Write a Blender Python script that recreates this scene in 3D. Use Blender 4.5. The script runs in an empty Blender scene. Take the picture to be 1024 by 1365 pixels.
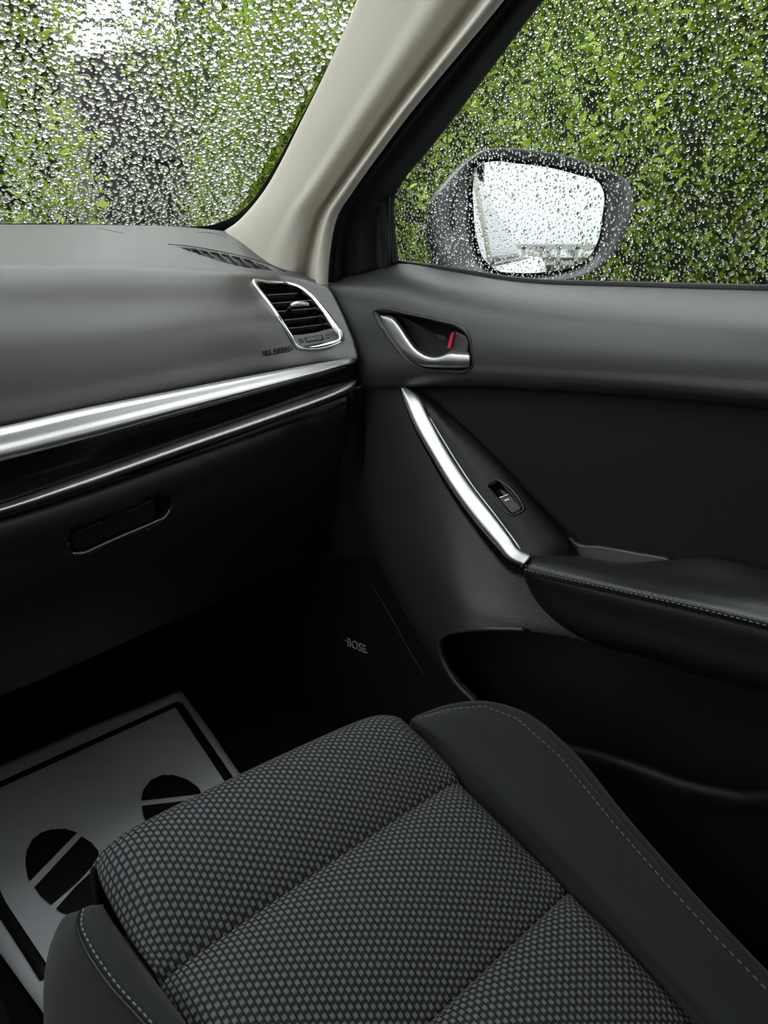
import bpy, bmesh, math, random
import numpy as np
from mathutils import Matrix, Vector
random.seed(7); rng = np.random.default_rng(7)
scene = bpy.context.scene
COL = scene.collection

# ---------------------------------------------------------------- camera
F, YAW, PITCH = 946.0, math.radians(41.3), math.radians(20.4)
CAM = np.array([0.0, 0.0, 1.20])            # metres above the ground, beside the gear tunnel
R_ = np.array([math.cos(YAW), -math.sin(YAW), 0]); FH = np.array([math.sin(YAW), math.cos(YAW), 0]); UP0 = np.array([0, 0, 1.0])
W_ = math.cos(PITCH) * FH - math.sin(PITCH) * UP0
U_ = math.cos(PITCH) * UP0 + math.sin(PITCH) * FH
cd = bpy.data.cameras.new('camera'); cam = bpy.data.objects.new('camera', cd); COL.objects.link(cam)
cam.matrix_world = Matrix(((R_[0], U_[0], -W_[0], CAM[0]), (R_[1], U_[1], -W_[1], CAM[1]), (R_[2], U_[2], -W_[2], CAM[2]), (0, 0, 0, 1)))
cd.sensor_fit = 'HORIZONTAL'; cd.sensor_width = 36.0; cd.lens = F / 1024 * 36.0
cd.clip_start = 0.02; cd.clip_end = 200
scene.camera = cam

# ---------------------------------------------------------------- world: overcast sky (brighter towards the zenith)
w = bpy.data.worlds.new('overcast_sky'); scene.world = w; w.use_nodes = True
nt = w.node_tree; nt.nodes.clear()
tc = nt.nodes.new('ShaderNodeTexCoord'); sp = nt.nodes.new('ShaderNodeSeparateXYZ'); nt.links.new(tc.outputs['Generated'], sp.inputs[0])
mr = nt.nodes.new('ShaderNodeMapRange'); nt.links.new(sp.outputs[2], mr.inputs[0])
mr.inputs[1].default_value = 0.0; mr.inputs[2].default_value = 1.0; mr.inputs[3].default_value = 0.62; mr.inputs[4].default_value = 2.1
nz = nt.nodes.new('ShaderNodeTexNoise'); nz.inputs['Scale'].default_value = 2.2; nz.inputs['Detail'].default_value = 3
nt.links.new(tc.outputs['Generated'], nz.inputs['Vector'])
m1 = nt.nodes.new('ShaderNodeMath'); m1.operation = 'MULTIPLY_ADD'; m1.inputs[1].default_value = 0.25; m1.inputs[2].default_value = 0.875
nt.links.new(nz.outputs[0], m1.inputs[0])
m2 = nt.nodes.new('ShaderNodeMath'); m2.operation = 'MULTIPLY'; nt.links.new(mr.outputs[0], m2.inputs[0]); nt.links.new(m1.outputs[0], m2.inputs[1])
bg = nt.nodes.new('ShaderNodeBackground'); bg.inputs[0].default_value = (0.95, 0.98, 1.0, 1); nt.links.new(m2.outputs[0], bg.inputs[1])
wo = nt.nodes.new('ShaderNodeOutputWorld'); nt.links.new(bg.outputs[0], wo.inputs[0])

vs = scene.view_settings
vs.view_transform = 'Standard'; vs.look = 'None'; vs.gamma = 1.0; vs.use_curve_mapping = False
vs.exposure = 1.08

# ---------------------------------------------------------------- helpers
def ray(px, py): return (px - 512) / F * R_ - (py - 682.5) / F * U_ + W_
def P(px, py, x=None, y=None, z=None, pl=None):
    """point of the place seen at a photo position, on the plane x, y or z (relative to the camera) or on plane (n, d)"""
    v = ray(px, py)
    if x is not None: k = x / v[0]
    elif y is not None: k = y / v[1]
    elif z is not None: k = z / v[2]
    else: k = pl[1] / (np.array(pl[0]) @ v)
    return v * k + CAM
def Q(x, y, z): return np.array([x, y, z], float) + CAM
def pix(p):
    d = np.asarray(p) - CAM; z = d @ W_
    return 512 + F * (d @ R_) / z, 682.5 - F * (d @ U_) / z
def row(pts, v, ax='x'):
    n = len(pts); vv = np.interp(np.linspace(0, 1, n), np.linspace(0, 1, len(v)), v) if hasattr(v, '__len__') else [v] * n
    return [P(a, b, **{ax: c}) for (a, b), c in zip(pts, vv)]

lerp = lambda A, B, t: [(a * (1 - t) + c * t, b * (1 - t) + d * t) for (a, b), (c, d) in zip(A, B)]
def spline(pts, n, closed=False):
    p = np.array(pts, float)
    if closed: p = np.vstack([p[-2:], p, p[:3]])
    d = np.linalg.norm(np.diff(p, axis=0), axis=1); d = np.maximum(d, 1e-6)
    t = np.concatenate([[0], np.cumsum(d)])
    m = np.zeros_like(p)
    s = np.diff(p, axis=0) / d[:, None]
    m[1:-1] = (s[:-1] * d[1:, None] + s[1:] * d[:-1, None]) / (d[:-1] + d[1:])[:, None]
    m[0] = s[0]; m[-1] = s[-1]
    def ev(q):
        i = np.clip(np.searchsorted(t, q, side='right') - 1, 0, len(d) - 1)
        h = d[i]; u = ((q - t[i]) / h)[:, None]; hh = h[:, None]
        return (2*u**3-3*u**2+1)*p[i] + (u**3-2*u**2+u)*hh*m[i] + (-2*u**3+3*u**2)*p[i+1] + (u**3-u**2)*hh*m[i+1]
    a, b = (t[2], t[-3]) if closed else (t[0], t[-1])
    fine = ev(np.linspace(a, b, max(n * 8, 200)))
    L = np.concatenate([[0], np.cumsum(np.linalg.norm(np.diff(fine, axis=0), axis=1))])
    qs = np.linspace(0, L[-1], n, endpoint=not closed)
    return np.stack([np.interp(qs, L, fine[:, k]) for k in range(3)], 1)
def resample(pts, n):
    p = np.array(pts, float); L = np.concatenate([[0], np.cumsum(np.linalg.norm(np.diff(p, axis=0), axis=1))])
    q = np.linspace(0, L[-1], n); return np.stack([np.interp(q, L, p[:, k]) for k in range(3)], 1)
def loft(rows, nu, nv):
    A = np.stack([spline(r, nu) for r in rows])
    return np.stack([spline(A[:, j], nv) for j in range(nu)], 1)      # nv, nu, 3

def tail(rows, v):       # carry every row on by the vector v past the edge of the frame
    return [list(q) + [np.array(q[-1]) + np.array(v) * 0.5, np.array(q[-1]) + np.array(v)] for q in rows]
BACK = (0.0, -0.30, 0.0)
def to_roof(rows):       # carry a pillar on, along its own slope, up to the roof
    top = [p + (p - q) * max(0.0, (1.635 - p[2]) / max(p[2] - q[2], 1e-3)) for p, q in zip(rows[0], rows[1])]
    return [top] + rows
def fast_mesh(name, verts, polys):
    """verts (n,3), polys (m,k): one mesh of k-gons"""
    me = bpy.data.meshes.new(name); verts = np.asarray(verts, np.float32); polys = np.asarray(polys, np.int32)
    m, k = polys.shape
    me.vertices.add(len(verts)); me.vertices.foreach_set('co', verts.ravel())
    me.loops.add(m * k); me.loops.foreach_set('vertex_index', polys.ravel())
    me.polygons.add(m); me.polygons.foreach_set('loop_start', np.arange(0, m * k, k, dtype=np.int32))
    me.update(calc_edges=True); me.validate()
    return me
def link(name, me, mat, parent=None, smooth=True):
    o = bpy.data.objects.new(name, me); COL.objects.link(o)
    if mat is not None: me.materials.append(mat)
    if smooth and len(me.polygons): me.polygons.foreach_set('use_smooth', np.ones(len(me.polygons), bool))
    if parent is not None: o.parent = parent
    return o
def thing(name, label, cat, group=None, kind=None):
    o = bpy.data.objects.new(name, None); COL.objects.link(o); o.empty_display_size = 0.05
    return tag(o, label, cat, group, kind)
def tag(o, label=None, cat=None, group=None, kind=None):
    if label: o['label'] = label
    if cat: o['category'] = cat
    if group: o['group'] = group
    if kind: o['kind'] = kind
    return o
def grid(name, V, mat, parent=None, hole=None, thick=0.004, face=None):
    """V (nv,nu,3) surface; normals turned to the cabin; hole(px,py) removes cells; solid thickness behind"""
    nv, nu = V.shape[:2]
    idx = np.arange(nv * nu).reshape(nv, nu)
    polys = np.stack([idx[:-1, :-1], idx[:-1, 1:], idx[1:, 1:], idx[1:, :-1]], -1).reshape(-1, 4)
    vv = V.reshape(-1, 3)
    c = vv[polys].mean(1)
    n = np.cross(vv[polys[:, 2]] - vv[polys[:, 0]], vv[polys[:, 3]] - vv[polys[:, 1]])
    toward = (face if face is not None else CAM) - c if face is None or len(face) == 3 else None
    if (n * toward).sum() < 0: polys = polys[:, ::-1]
    if hole is not None:
        d = c - CAM; z = d @ W_; px = 512 + F * (d @ R_) / z; py = 682.5 - F * (d @ U_) / z
        polys = polys[~hole(px, py)]
    su = np.concatenate([[0], np.cumsum(np.linalg.norm(np.diff(V, axis=1), axis=2).mean(0))])
    sv = np.concatenate([[0], np.cumsum(np.linalg.norm(np.diff(V, axis=0), axis=2).mean(1))])
    uv = np.stack(np.meshgrid(su, sv), -1).reshape(-1, 2)
    me = fast_mesh(name, vv, polys)
    ul = me.uv_layers.new(name='UVMap'); li = np.zeros(len(me.loops), np.int32); me.loops.foreach_get('vertex_index', li)
    ul.data.foreach_set('uv', uv[li].astype(np.float32).ravel())
    o = link(name, me, mat, parent)
    if thick:
        s = o.modifiers.new('solid', 'SOLIDIFY'); s.thickness = thick; s.offset = -1
    return o
def on_grid(V):
    flat = V.reshape(-1, 3); d = flat - CAM; z = d @ W_; X = 512 + F * (d @ R_) / z; Y = 682.5 - F * (d @ U_) / z
    def f(px, py, lift=0.0):
        e = (X - px) ** 2 + (Y - py) ** 2; i = np.argsort(e)[:6]; wt = 1 / (e[i] + 0.05)
        return CAM + ray(px, py) * ((z[i] * wt).sum() / wt.sum() - lift)
    return f
def in_poly(poly):
    poly = np.array(poly, float)
    def f(px, py):
        ins = np.zeros(len(px), bool); j = len(poly) - 1
        for i in range(len(poly)):
            xi, yi = poly[i]; xj, yj = poly[j]
            c = ((yi > py) != (yj > py)) & (px < (xj - xi) * (py - yi) / (yj - yi + 1e-12) + xi)
            ins ^= c; j = i
        return ins
    return f
def poly_px(pts, n=80):
    return spline([(a, b, 0) for a, b in pts], n, True)[:, :2]

def plate(name, outline, n, thick, bevel, mat, parent=None, steps=3, dome=0.0):
    """outline closed 3-D polygon, n towards the viewer: slab with a rounded front edge"""
    o = np.array(outline, float); n = np.array(n, float) / np.linalg.norm(n); N = len(o)
    prev = np.roll(o, 1, 0); nxt = np.roll(o, -1, 0)
    e1 = o - prev; e2 = nxt - o
    area = sum(np.cross(o[i], o[(i + 1) % N]) @ n for i in range(N))
    sg = 1 if area > 0 else -1
    n1 = np.cross(n, e1); n2 = np.cross(n, e2)
    n1 /= np.linalg.norm(n1, axis=1)[:, None] + 1e-9; n2 /= np.linalg.norm(n2, axis=1)[:, None] + 1e-9
    inn = n1 + n2; inn /= np.linalg.norm(inn, axis=1)[:, None] + 1e-9; inn *= sg
    rings = [o - n * thick]
    for k in range(steps + 1):
        a = k / steps * math.pi / 2
        rings.append(o + inn * bevel * (1 - math.cos(a)) - n * bevel * (1 - math.sin(a)))
    V = np.vstack(rings); M = len(rings); F_ = []
    for r in range(M - 1):
        for i in range(N):
            j = (i + 1) % N; F_.append((r * N + i, r * N + j, (r + 1) * N + j, (r + 1) * N + i))
    F_.append(tuple(range((M - 1) * N, M * N)))
    F_.append(tuple(reversed(range(N))))
    if sg < 0: F_ = [tuple(reversed(f)) for f in F_]
    me = bpy.data.meshes.new(name); me.from_pydata(V.tolist(), [], F_); me.update()
    ob = link(name, me, mat, parent)
    for q in (-1, -2): me.polygons[q].use_smooth = False
    return ob
def sweep(name, path, prof, ref, mat, parent=None, closed=False, scale=None):
    """profile (a,b): a along ref-perpendicular side, b along ref"""
    p = np.array(path, float); N = len(p); pr = np.array(prof, float); K = len(pr)
    t = np.roll(p, -1, 0) - np.roll(p, 1, 0) if closed else np.gradient(p, axis=0)
    t /= np.linalg.norm(t, axis=1)[:, None]
    ref = np.array(ref, float); ref = np.broadcast_to(ref, (N, 3))
    s = np.cross(t, ref); s /= np.linalg.norm(s, axis=1)[:, None]
    b = np.cross(s, t)
    sc = np.ones(N) if scale is None else np.interp(np.linspace(0, 1, N), np.linspace(0, 1, len(scale)), scale)
    V = (p[:, None] + sc[:, None, None] * (s[:, None] * pr[None, :, :1] + b[:, None] * pr[None, :, 1:])).reshape(-1, 3)
    F_ = []
    for i in range(N if closed else N - 1):
        j = (i + 1) % N
        for k in range(K):
            l = (k + 1) % K; F_.append((i * K + k, i * K + l, j * K + l, j * K + k))
    if not closed: F_ += [tuple(reversed(range(K))), tuple(range((N - 1) * K, N * K))]
    me = bpy.data.meshes.new(name); me.from_pydata(V.tolist(), [], F_); me.update()
    return link(name, me, mat, parent)
def oval(a, b, n=10, e=1.0):
    r = []
    for i in range(n):
        t = 2 * math.pi * i / n; c, s = math.cos(t), math.sin(t)
        r.append((a * math.copysign(abs(c) ** e, c), b * math.copysign(abs(s) ** e, s)))
    return r
def box(name, c0, c1, mat, parent=None, bev=0.0, rel=True):
    a = np.minimum(c0, c1); b = np.maximum(c0, c1)
    if rel: a = a + CAM; b = b + CAM
    bm = bmesh.new(); bmesh.ops.create_cube(bm, size=1.0)
    for v in bm.verts: v.co = Vector(((a + b) / 2 + np.array(v.co) * (b - a)).tolist())
    if bev: bmesh.ops.bevel(bm, geom=bm.edges[:], offset=bev, segments=2, affect='EDGES', profile=0.5)
    me = bpy.data.meshes.new(name); bm.to_mesh(me); bm.free()
    return link(name, me, mat, parent, smooth=False)
def text(name, s, size, origin, ex, ey, mat, parent, depth=0.0004, shear=0.0, bold=0.0):
    cu = bpy.data.curves.new(name, 'FONT'); cu.body = s; cu.size = size; cu.align_x = 'CENTER'; cu.align_y = 'CENTER'
    cu.extrude = depth; cu.shear = shear; cu.offset = bold; cu.resolution_u = 3
    o = bpy.data.objects.new(name + '_t', cu); COL.objects.link(o)
    dg = bpy.context.evaluated_depsgraph_get(); me = bpy.data.meshes.new_from_object(o.evaluated_get(dg))
    bpy.data.objects.remove(o)
    ex = np.array(ex, float) / np.linalg.norm(ex); ey = np.array(ey, float); ey -= ex * (ey @ ex); ey /= np.linalg.norm(ey); ez = np.cross(ex, ey)
    me.transform(Matrix(((ex[0], ey[0], ez[0], origin[0]), (ex[1], ey[1], ez[1], origin[1]), (ex[2], ey[2], ez[2], origin[2]), (0, 0, 0, 1))))
    me.materials.clear()
    return link(name, me, mat, parent, smooth=False)

def loft_b(rows, nu, nv): return loft(tail(rows, BACK), nu, nv)
# ---------------------------------------------------------------- materials
def mat(name, col, rough=0.5, metal=0.0, spec=0.5, bump=None, var=None, coat=0.0, sheen=0.0, aniso=None):
    """bump: (kind, scale, strength[, distance]) kinds grain / noise / brushed; var: (colour2, scale)"""
    m = bpy.data.materials.new(name); m.use_nodes = True; t = m.node_tree; b = t.nodes['Principled BSDF']
    b.inputs['Base Color'].default_value = (*col, 1); b.inputs['Roughness'].default_value = rough; b.inputs['Metallic'].default_value = metal
    b.inputs['Specular IOR Level'].default_value = spec; b.inputs['Coat Weight'].default_value = coat; b.inputs['Sheen Weight'].default_value = sheen
    tc = t.nodes.new('ShaderNodeTexCoord')
    if var:
        n = t.nodes.new('ShaderNodeTexNoise'); n.inputs['Scale'].default_value = var[1]; n.inputs['Detail'].default_value = 5
        t.links.new(tc.outputs['Object'], n.inputs['Vector'])
        r = t.nodes.new('ShaderNodeValToRGB'); r.color_ramp.elements[0].position = 0.3; r.color_ramp.elements[1].position = 0.7
        r.color_ramp.elements[0].color = (*col, 1); r.color_ramp.elements[1].color = (*var[0], 1)
        t.links.new(n.outputs[0], r.inputs[0]); t.links.new(r.outputs[0], b.inputs['Base Color'])
    if bump:
        kind, sc, st = bump[:3]
        if kind == 'grain':
            x = t.nodes.new('ShaderNodeTexVoronoi'); x.feature = 'DISTANCE_TO_EDGE'; x.inputs['Scale'].default_value = sc; out = x.outputs['Distance']
        else:
            x = t.nodes.new('ShaderNodeTexNoise'); x.inputs['Scale'].default_value = sc; x.inputs['Detail'].default_value = 3; out = x.outputs[0]
        if kind == 'brushed':
            mp = t.nodes.new('ShaderNodeMapping'); mp.inputs['Scale'].default_value = (0.03, 1, 1); t.links.new(tc.outputs['Object'], mp.inputs[0]); t.links.new(mp.outputs[0], x.inputs['Vector'])
        else: t.links.new(tc.outputs['Object'], x.inputs['Vector'])
        bu = t.nodes.new('ShaderNodeBump'); bu.inputs['Strength'].default_value = st; bu.inputs['Distance'].default_value = bump[3] if len(bump) > 3 else 0.0006
        if kind == 'grain':
            mm = t.nodes.new('ShaderNodeMath'); mm.operation = 'MINIMUM'; mm.inputs[1].default_value = 0.35; t.links.new(out, mm.inputs[0]); out = mm.outputs[0]
        t.links.new(out, bu.inputs['Height']); t.links.new(bu.outputs[0], b.inputs['Normal'])
    return m
M = {}
M['dash'] = mat('charcoal_soft_plastic', (0.060, 0.060, 0.057), 0.42, spec=0.9, bump=('grain', 650, 0.35))
M['door_soft'] = mat('charcoal_door_vinyl', (0.034, 0.035, 0.036), 0.42, spec=0.8, bump=('grain', 600, 0.4))
M['door_hard'] = mat('black_door_plastic', (0.020, 0.020, 0.021), 0.40, spec=0.5, bump=('grain', 420, 0.7))
M['leather'] = mat('black_leatherette', (0.018, 0.019, 0.020), 0.36, spec=0.7, bump=('noise', 500, 0.35))
M['insert'] = mat('black_door_fabric', (0.009, 0.009, 0.010), 0.75, spec=0.2, bump=('noise', 900, 0.5), var=((0.013, 0.013, 0.015), 300))
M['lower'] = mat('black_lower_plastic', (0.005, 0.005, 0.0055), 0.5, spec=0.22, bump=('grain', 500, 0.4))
M['black'] = mat('matt_black_plastic', (0.006, 0.006, 0.0065), 0.5, spec=0.3)
M['frame_black'] = mat('door_frame_black', (0.008, 0.008, 0.009), 0.6, spec=0.25)
M['sail'] = mat('mirror_corner_plastic', (0.014, 0.014, 0.015), 0.6, spec=0.3)
M['piano'] = mat('piano_black', (0.006, 0.006, 0.008), 0.12, spec=0.4)
M['silver'] = mat('satin_silver', (0.54, 0.54, 0.53), 0.40, metal=1.0, bump=('brushed', 900, 0.06))
M['satin'] = mat('satin_pull_silver', (0.60, 0.60, 0.59), 0.48, metal=1.0)
M['chrome'] = mat('chrome', (0.85, 0.86, 0.86), 0.10, metal=1.0)
M['grey_plate'] = mat('grey_vent_plate', (0.10, 0.10, 0.098), 0.5)
M['beige'] = mat('beige_pillar_trim', (0.60, 0.565, 0.48), 0.8, spec=0.2, bump=('noise', 800, 0.15))
M['headliner'] = mat('beige_headliner', (0.50, 0.48, 0.42), 0.9, spec=0.1, bump=('noise', 700, 0.2))
M['carpet'] = mat('black_carpet', (0.009, 0.009, 0.010), 0.95, spec=0.05, bump=('noise', 900, 0.8, 0.002))
M['paper'] = mat('white_paper', (0.62, 0.63, 0.65), 0.85, spec=0.2, var=((0.58, 0.59, 0.61), 30), bump=('noise', 14, 0.5, 0.006))
M['ink'] = mat('black_print', (0.008, 0.008, 0.009), 0.6, spec=0.3)
M['red'] = mat('red_plastic', (0.65, 0.02, 0.05), 0.4)
M['white_mark'] = mat('white_mark', (0.8, 0.8, 0.78), 0.5)
M['deboss'] = mat('debossed_dark_lettering', (0.008, 0.008, 0.008), 0.7, spec=0.2)
M['grey_text'] = mat('grey_lettering', (0.30, 0.30, 0.30), 0.5)
M['thread'] = mat('grey_thread', (0.12, 0.125, 0.125), 0.8)
M['thread_dark'] = mat('dark_thread', (0.11, 0.11, 0.11), 0.6)
M['rubber'] = mat('black_rubber', (0.008, 0.008, 0.008), 0.5, spec=0.4)
M['paint'] = mat('white_silver_paint', (0.72, 0.74, 0.74), 0.25, coat=0.8)
M['mirror_shell'] = mat('dark_mirror_shell', (0.030, 0.032, 0.034), 0.28, spec=0.5, coat=0.3, bump=('noise', 260, 0.25))
M['mirror'] = mat('mirror_silver', (0.74, 0.77, 0.77), 0.02, metal=1.0)
M['privacy'] = mat('dark_rear_glass', (0.02, 0.022, 0.022), 0.04, spec=0.8)
M['tarmac'] = mat('wet_tarmac', (0.09, 0.09, 0.09), 0.35, var=((0.12, 0.12, 0.115), 3), bump=('noise', 120, 0.4, 0.004))
M['soil'] = mat('dark_soil', (0.03, 0.024, 0.018), 0.9)
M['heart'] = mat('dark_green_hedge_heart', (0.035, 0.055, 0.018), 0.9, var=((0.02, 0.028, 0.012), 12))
M['bark'] = mat('grey_brown_bark', (0.06, 0.05, 0.042), 0.9)
M['board'] = mat('dark_brown_boards', (0.045, 0.034, 0.034), 0.7, var=((0.075, 0.06, 0.06), 9), bump=('noise', 60, 0.4, 0.003))
M['stone'] = mat('pale_fence', (0.42, 0.40, 0.36), 0.85, var=((0.34, 0.33, 0.30), 12))

def seat_fabric():
    m = bpy.data.materials.new('dark_grey_bolster_cloth'); m.use_nodes = True; t = m.node_tree; b = t.nodes['Principled BSDF']
    b.inputs['Roughness'].default_value = 0.9; b.inputs['Specular IOR Level'].default_value = 0.15; b.inputs['Sheen Weight'].default_value = 0.10
    tc = t.nodes.new('ShaderNodeTexCoord'); wv = t.nodes.new('ShaderNodeTexWave'); wv.inputs['Scale'].default_value = 330; wv.bands_direction = 'DIAGONAL'
    t.links.new(tc.outputs['Object'], wv.inputs['Vector'])
    n = t.nodes.new('ShaderNodeTexNoise'); n.inputs['Scale'].default_value = 700; t.links.new(tc.outputs['Object'], n.inputs['Vector'])
    r = t.nodes.new('ShaderNodeValToRGB'); r.color_ramp.elements[0].color = (0.009, 0.0100, 0.0100, 1); r.color_ramp.elements[1].color = (0.019, 0.0205, 0.0205, 1)
    t.links.new(n.outputs[0], r.inputs[0]); t.links.new(r.outputs[0], b.inputs['Base Color'])
    bu = t.nodes.new('ShaderNodeBump'); bu.inputs['Strength'].default_value = 0.25; bu.inputs['Distance'].default_value = 0.0004
    t.links.new(wv.outputs[0], bu.inputs['Height']); t.links.new(bu.outputs[0], b.inputs['Normal'])
    return m
def weave():
    m = bpy.data.materials.new('woven_seat_cloth'); m.use_nodes = True; t = m.node_tree; b = t.nodes['Principled BSDF']
    b.inputs['Roughness'].default_value = 0.75; b.inputs['Specular IOR Level'].default_value = 0.25
    uv = t.nodes.new('ShaderNodeUVMap'); sx = t.nodes.new('ShaderNodeSeparateXYZ'); t.links.new(uv.outputs[0], sx.inputs[0])
    def ma(op, a, b=None, c=None, clamp=False):
        n = t.nodes.new('ShaderNodeMath'); n.operation = op; n.use_clamp = clamp
        for k, q in enumerate((a, b, c)):
            if q is None: continue
            if isinstance(q, (int, float)): n.inputs[k].default_value = q
            else: t.links.new(q, n.inputs[k])
        return n.outputs[0]
    U = ma('DIVIDE', sx.outputs[0], 0.00424); col = ma('FLOOR', U); fu = ma('SUBTRACT', U, col)
    V = ma('ADD', ma('DIVIDE', sx.outputs[1], 0.0056), ma('MULTIPLY', ma('MODULO', col, 2.0), 0.5)); fv = ma('FRACT', V)
    du = ma('ABSOLUTE', ma('SUBTRACT', fu, 0.5)); dv = ma('ABSOLUTE', ma('SUBTRACT', fv, 0.5))
    rib = ma('MULTIPLY', ma('SUBTRACT', 0.47, du), 9.0, clamp=True)            # dark line between the ribs
    blk = ma('MULTIPLY', ma('MULTIPLY', ma('SUBTRACT', 0.40, du), 9.0, clamp=True), ma('MULTIPLY', ma('SUBTRACT', 0.33, dv), 8.0, clamp=True))
    nz = t.nodes.new('ShaderNodeTexNoise'); nz.inputs['Scale'].default_value = 900; t.links.new(uv.outputs[0], nz.inputs['Vector'])
    lv = ma('ADD', ma('MULTIPLY', rib, 0.08), ma('MULTIPLY', blk, ma('ADD', 0.55, ma('MULTIPLY', nz.outputs[0], 0.55))), clamp=True)
    rp = t.nodes.new('ShaderNodeValToRGB'); rp.color_ramp.elements[0].color = (0.003, 0.003, 0.0035, 1); rp.color_ramp.elements[1].color = (0.096, 0.098, 0.102, 1)
    t.links.new(lv, rp.inputs[0]); t.links.new(rp.outputs[0], b.inputs['Base Color'])
    hgt = ma('ADD', ma('MULTIPLY', rib, 0.5), ma('MULTIPLY', blk, 0.5))
    bu = t.nodes.new('ShaderNodeBump'); bu.inputs['Strength'].default_value = 0.6; bu.inputs['Distance'].default_value = 0.0010
    t.links.new(hgt, bu.inputs['Height']); t.links.new(bu.outputs[0], b.inputs['Normal'])
    return m
M['cloth'] = seat_fabric(); M['weave'] = weave()
def pane():
    """thin window glass: clear, mirror-like only towards grazing angles"""
    m = bpy.data.materials.new('thin_glass'); m.use_nodes = True; t = m.node_tree; t.nodes.clear()
    tr = t.nodes.new('ShaderNodeBsdfTransparent'); tr.inputs[0].default_value = (0.93, 0.955, 0.94, 1)
    gl = t.nodes.new('ShaderNodeBsdfGlossy'); gl.inputs['Roughness'].default_value = 0.0
    fr = t.nodes.new('ShaderNodeFresnel'); fr.inputs[0].default_value = 1.25
    mx = t.nodes.new('ShaderNodeMixShader'); o = t.nodes.new('ShaderNodeOutputMaterial')
    t.links.new(fr.outputs[0], mx.inputs[0]); t.links.new(tr.outputs[0], mx.inputs[1]); t.links.new(gl.outputs[0], mx.inputs[2]); t.links.new(mx.outputs[0], o.inputs[0])
    return m
def water():
    m = bpy.data.materials.new('rain_water'); m.use_nodes = True; t = m.node_tree; t.nodes.clear()
    g = t.nodes.new('ShaderNodeBsdfGlass'); g.inputs['Roughness'].default_value = 0.0; g.inputs['IOR'].default_value = 1.33
    o = t.nodes.new('ShaderNodeOutputMaterial'); t.links.new(g.outputs[0], o.inputs[0]); return m
M['glass'] = pane(); M['water'] = water()
def leaf_mat(name, c0, c1, c2):
    m = bpy.data.materials.new(name); m.use_nodes = True; t = m.node_tree; t.nodes.clear()
    at = t.nodes.new('ShaderNodeAttribute'); at.attribute_name = 'tone'
    oi = t.nodes.new('ShaderNodeObjectInfo'); ad = t.nodes.new('ShaderNodeMath'); ad.operation = 'ADD'
    t.links.new(at.outputs['Fac'], ad.inputs[0]); mo = t.nodes.new('ShaderNodeMath'); mo.operation = 'MULTIPLY'; mo.inputs[1].default_value = 0.25; t.links.new(oi.outputs['Random'], mo.inputs[0]); t.links.new(mo.outputs[0], ad.inputs[1])
    r = t.nodes.new('ShaderNodeValToRGB'); e = r.color_ramp.elements
    e[0].position = 0.0; e[0].color = (*c0, 1); e[1].position = 1.0; e[1].color = (*c2, 1); k = e.new(0.55); k.color = (*c1, 1)
    t.links.new(ad.outputs[0], r.inputs[0])
    p = t.nodes.new('ShaderNodeBsdfPrincipled'); p.inputs['Roughness'].default_value = 0.35; t.links.new(r.outputs[0], p.inputs['Base Color'])
    tl = t.nodes.new('ShaderNodeBsdfTranslucent'); t.links.new(r.outputs[0], tl.inputs[0])
    mx = t.nodes.new('ShaderNodeMixShader'); mx.inputs[0].default_value = 0.35
    t.links.new(p.outputs[0], mx.inputs[1]); t.links.new(tl.outputs[0], mx.inputs[2])
    o = t.nodes.new('ShaderNodeOutputMaterial'); t.links.new(mx.outputs[0], o.inputs[0]); return m
M['leaf'] = leaf_mat('hedge_leaf', (0.05, 0.12, 0.012), (0.32, 0.46, 0.04), (0.68, 0.76, 0.13))
M['leaf_brown'] = leaf_mat('dry_hedge_leaf', (0.10, 0.09, 0.04), (0.22, 0.20, 0.10), (0.35, 0.33, 0.2))

# ================================================================ SETTING
g = box('ground', (-40, -40, -1.28), (40, 40, -1.20), M['tarmac']); tag(g, kind='structure')
fl = box('floor', (-0.92, -1.6, -0.84), (0.66, 1.30, -0.805), M['carpet']); tag(fl, kind='structure')
# firewall, tunnel and sides of the foot well
o = grid('wall_front', loft([[Q(-0.9, 1.20, -0.81), Q(0.7, 1.20, -0.81)], [Q(-0.9, 1.27, -0.7), Q(0.7, 1.27, -0.7)], [Q(-0.9, 1.32, -0.4), Q(0.7, 1.32, -0.4)], [Q(-0.9, 1.30, 0.0), Q(0.7, 1.30, 0.0)]], 6, 14), M['carpet'], thick=0.02); tag(o, kind='structure')
o = grid('wall_right', loft([[Q(0.625, 0.70, -0.81), Q(0.625, 1.32, -0.81)], [Q(0.635, 0.70, -0.5), Q(0.635, 1.32, -0.5)], [Q(0.64, 0.8, -0.12), Q(0.64, 1.32, -0.12)]], 6, 10), M['carpet'], thick=0.01); tag(o, kind='structure')
o = box('tunnel', (-0.30, -0.6, -0.81), (0.03, 1.22, -0.50), M['carpet'], bev=0.03); tag(o, 'carpeted centre tunnel between the two foot wells', 'tunnel', kind='structure')
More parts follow.
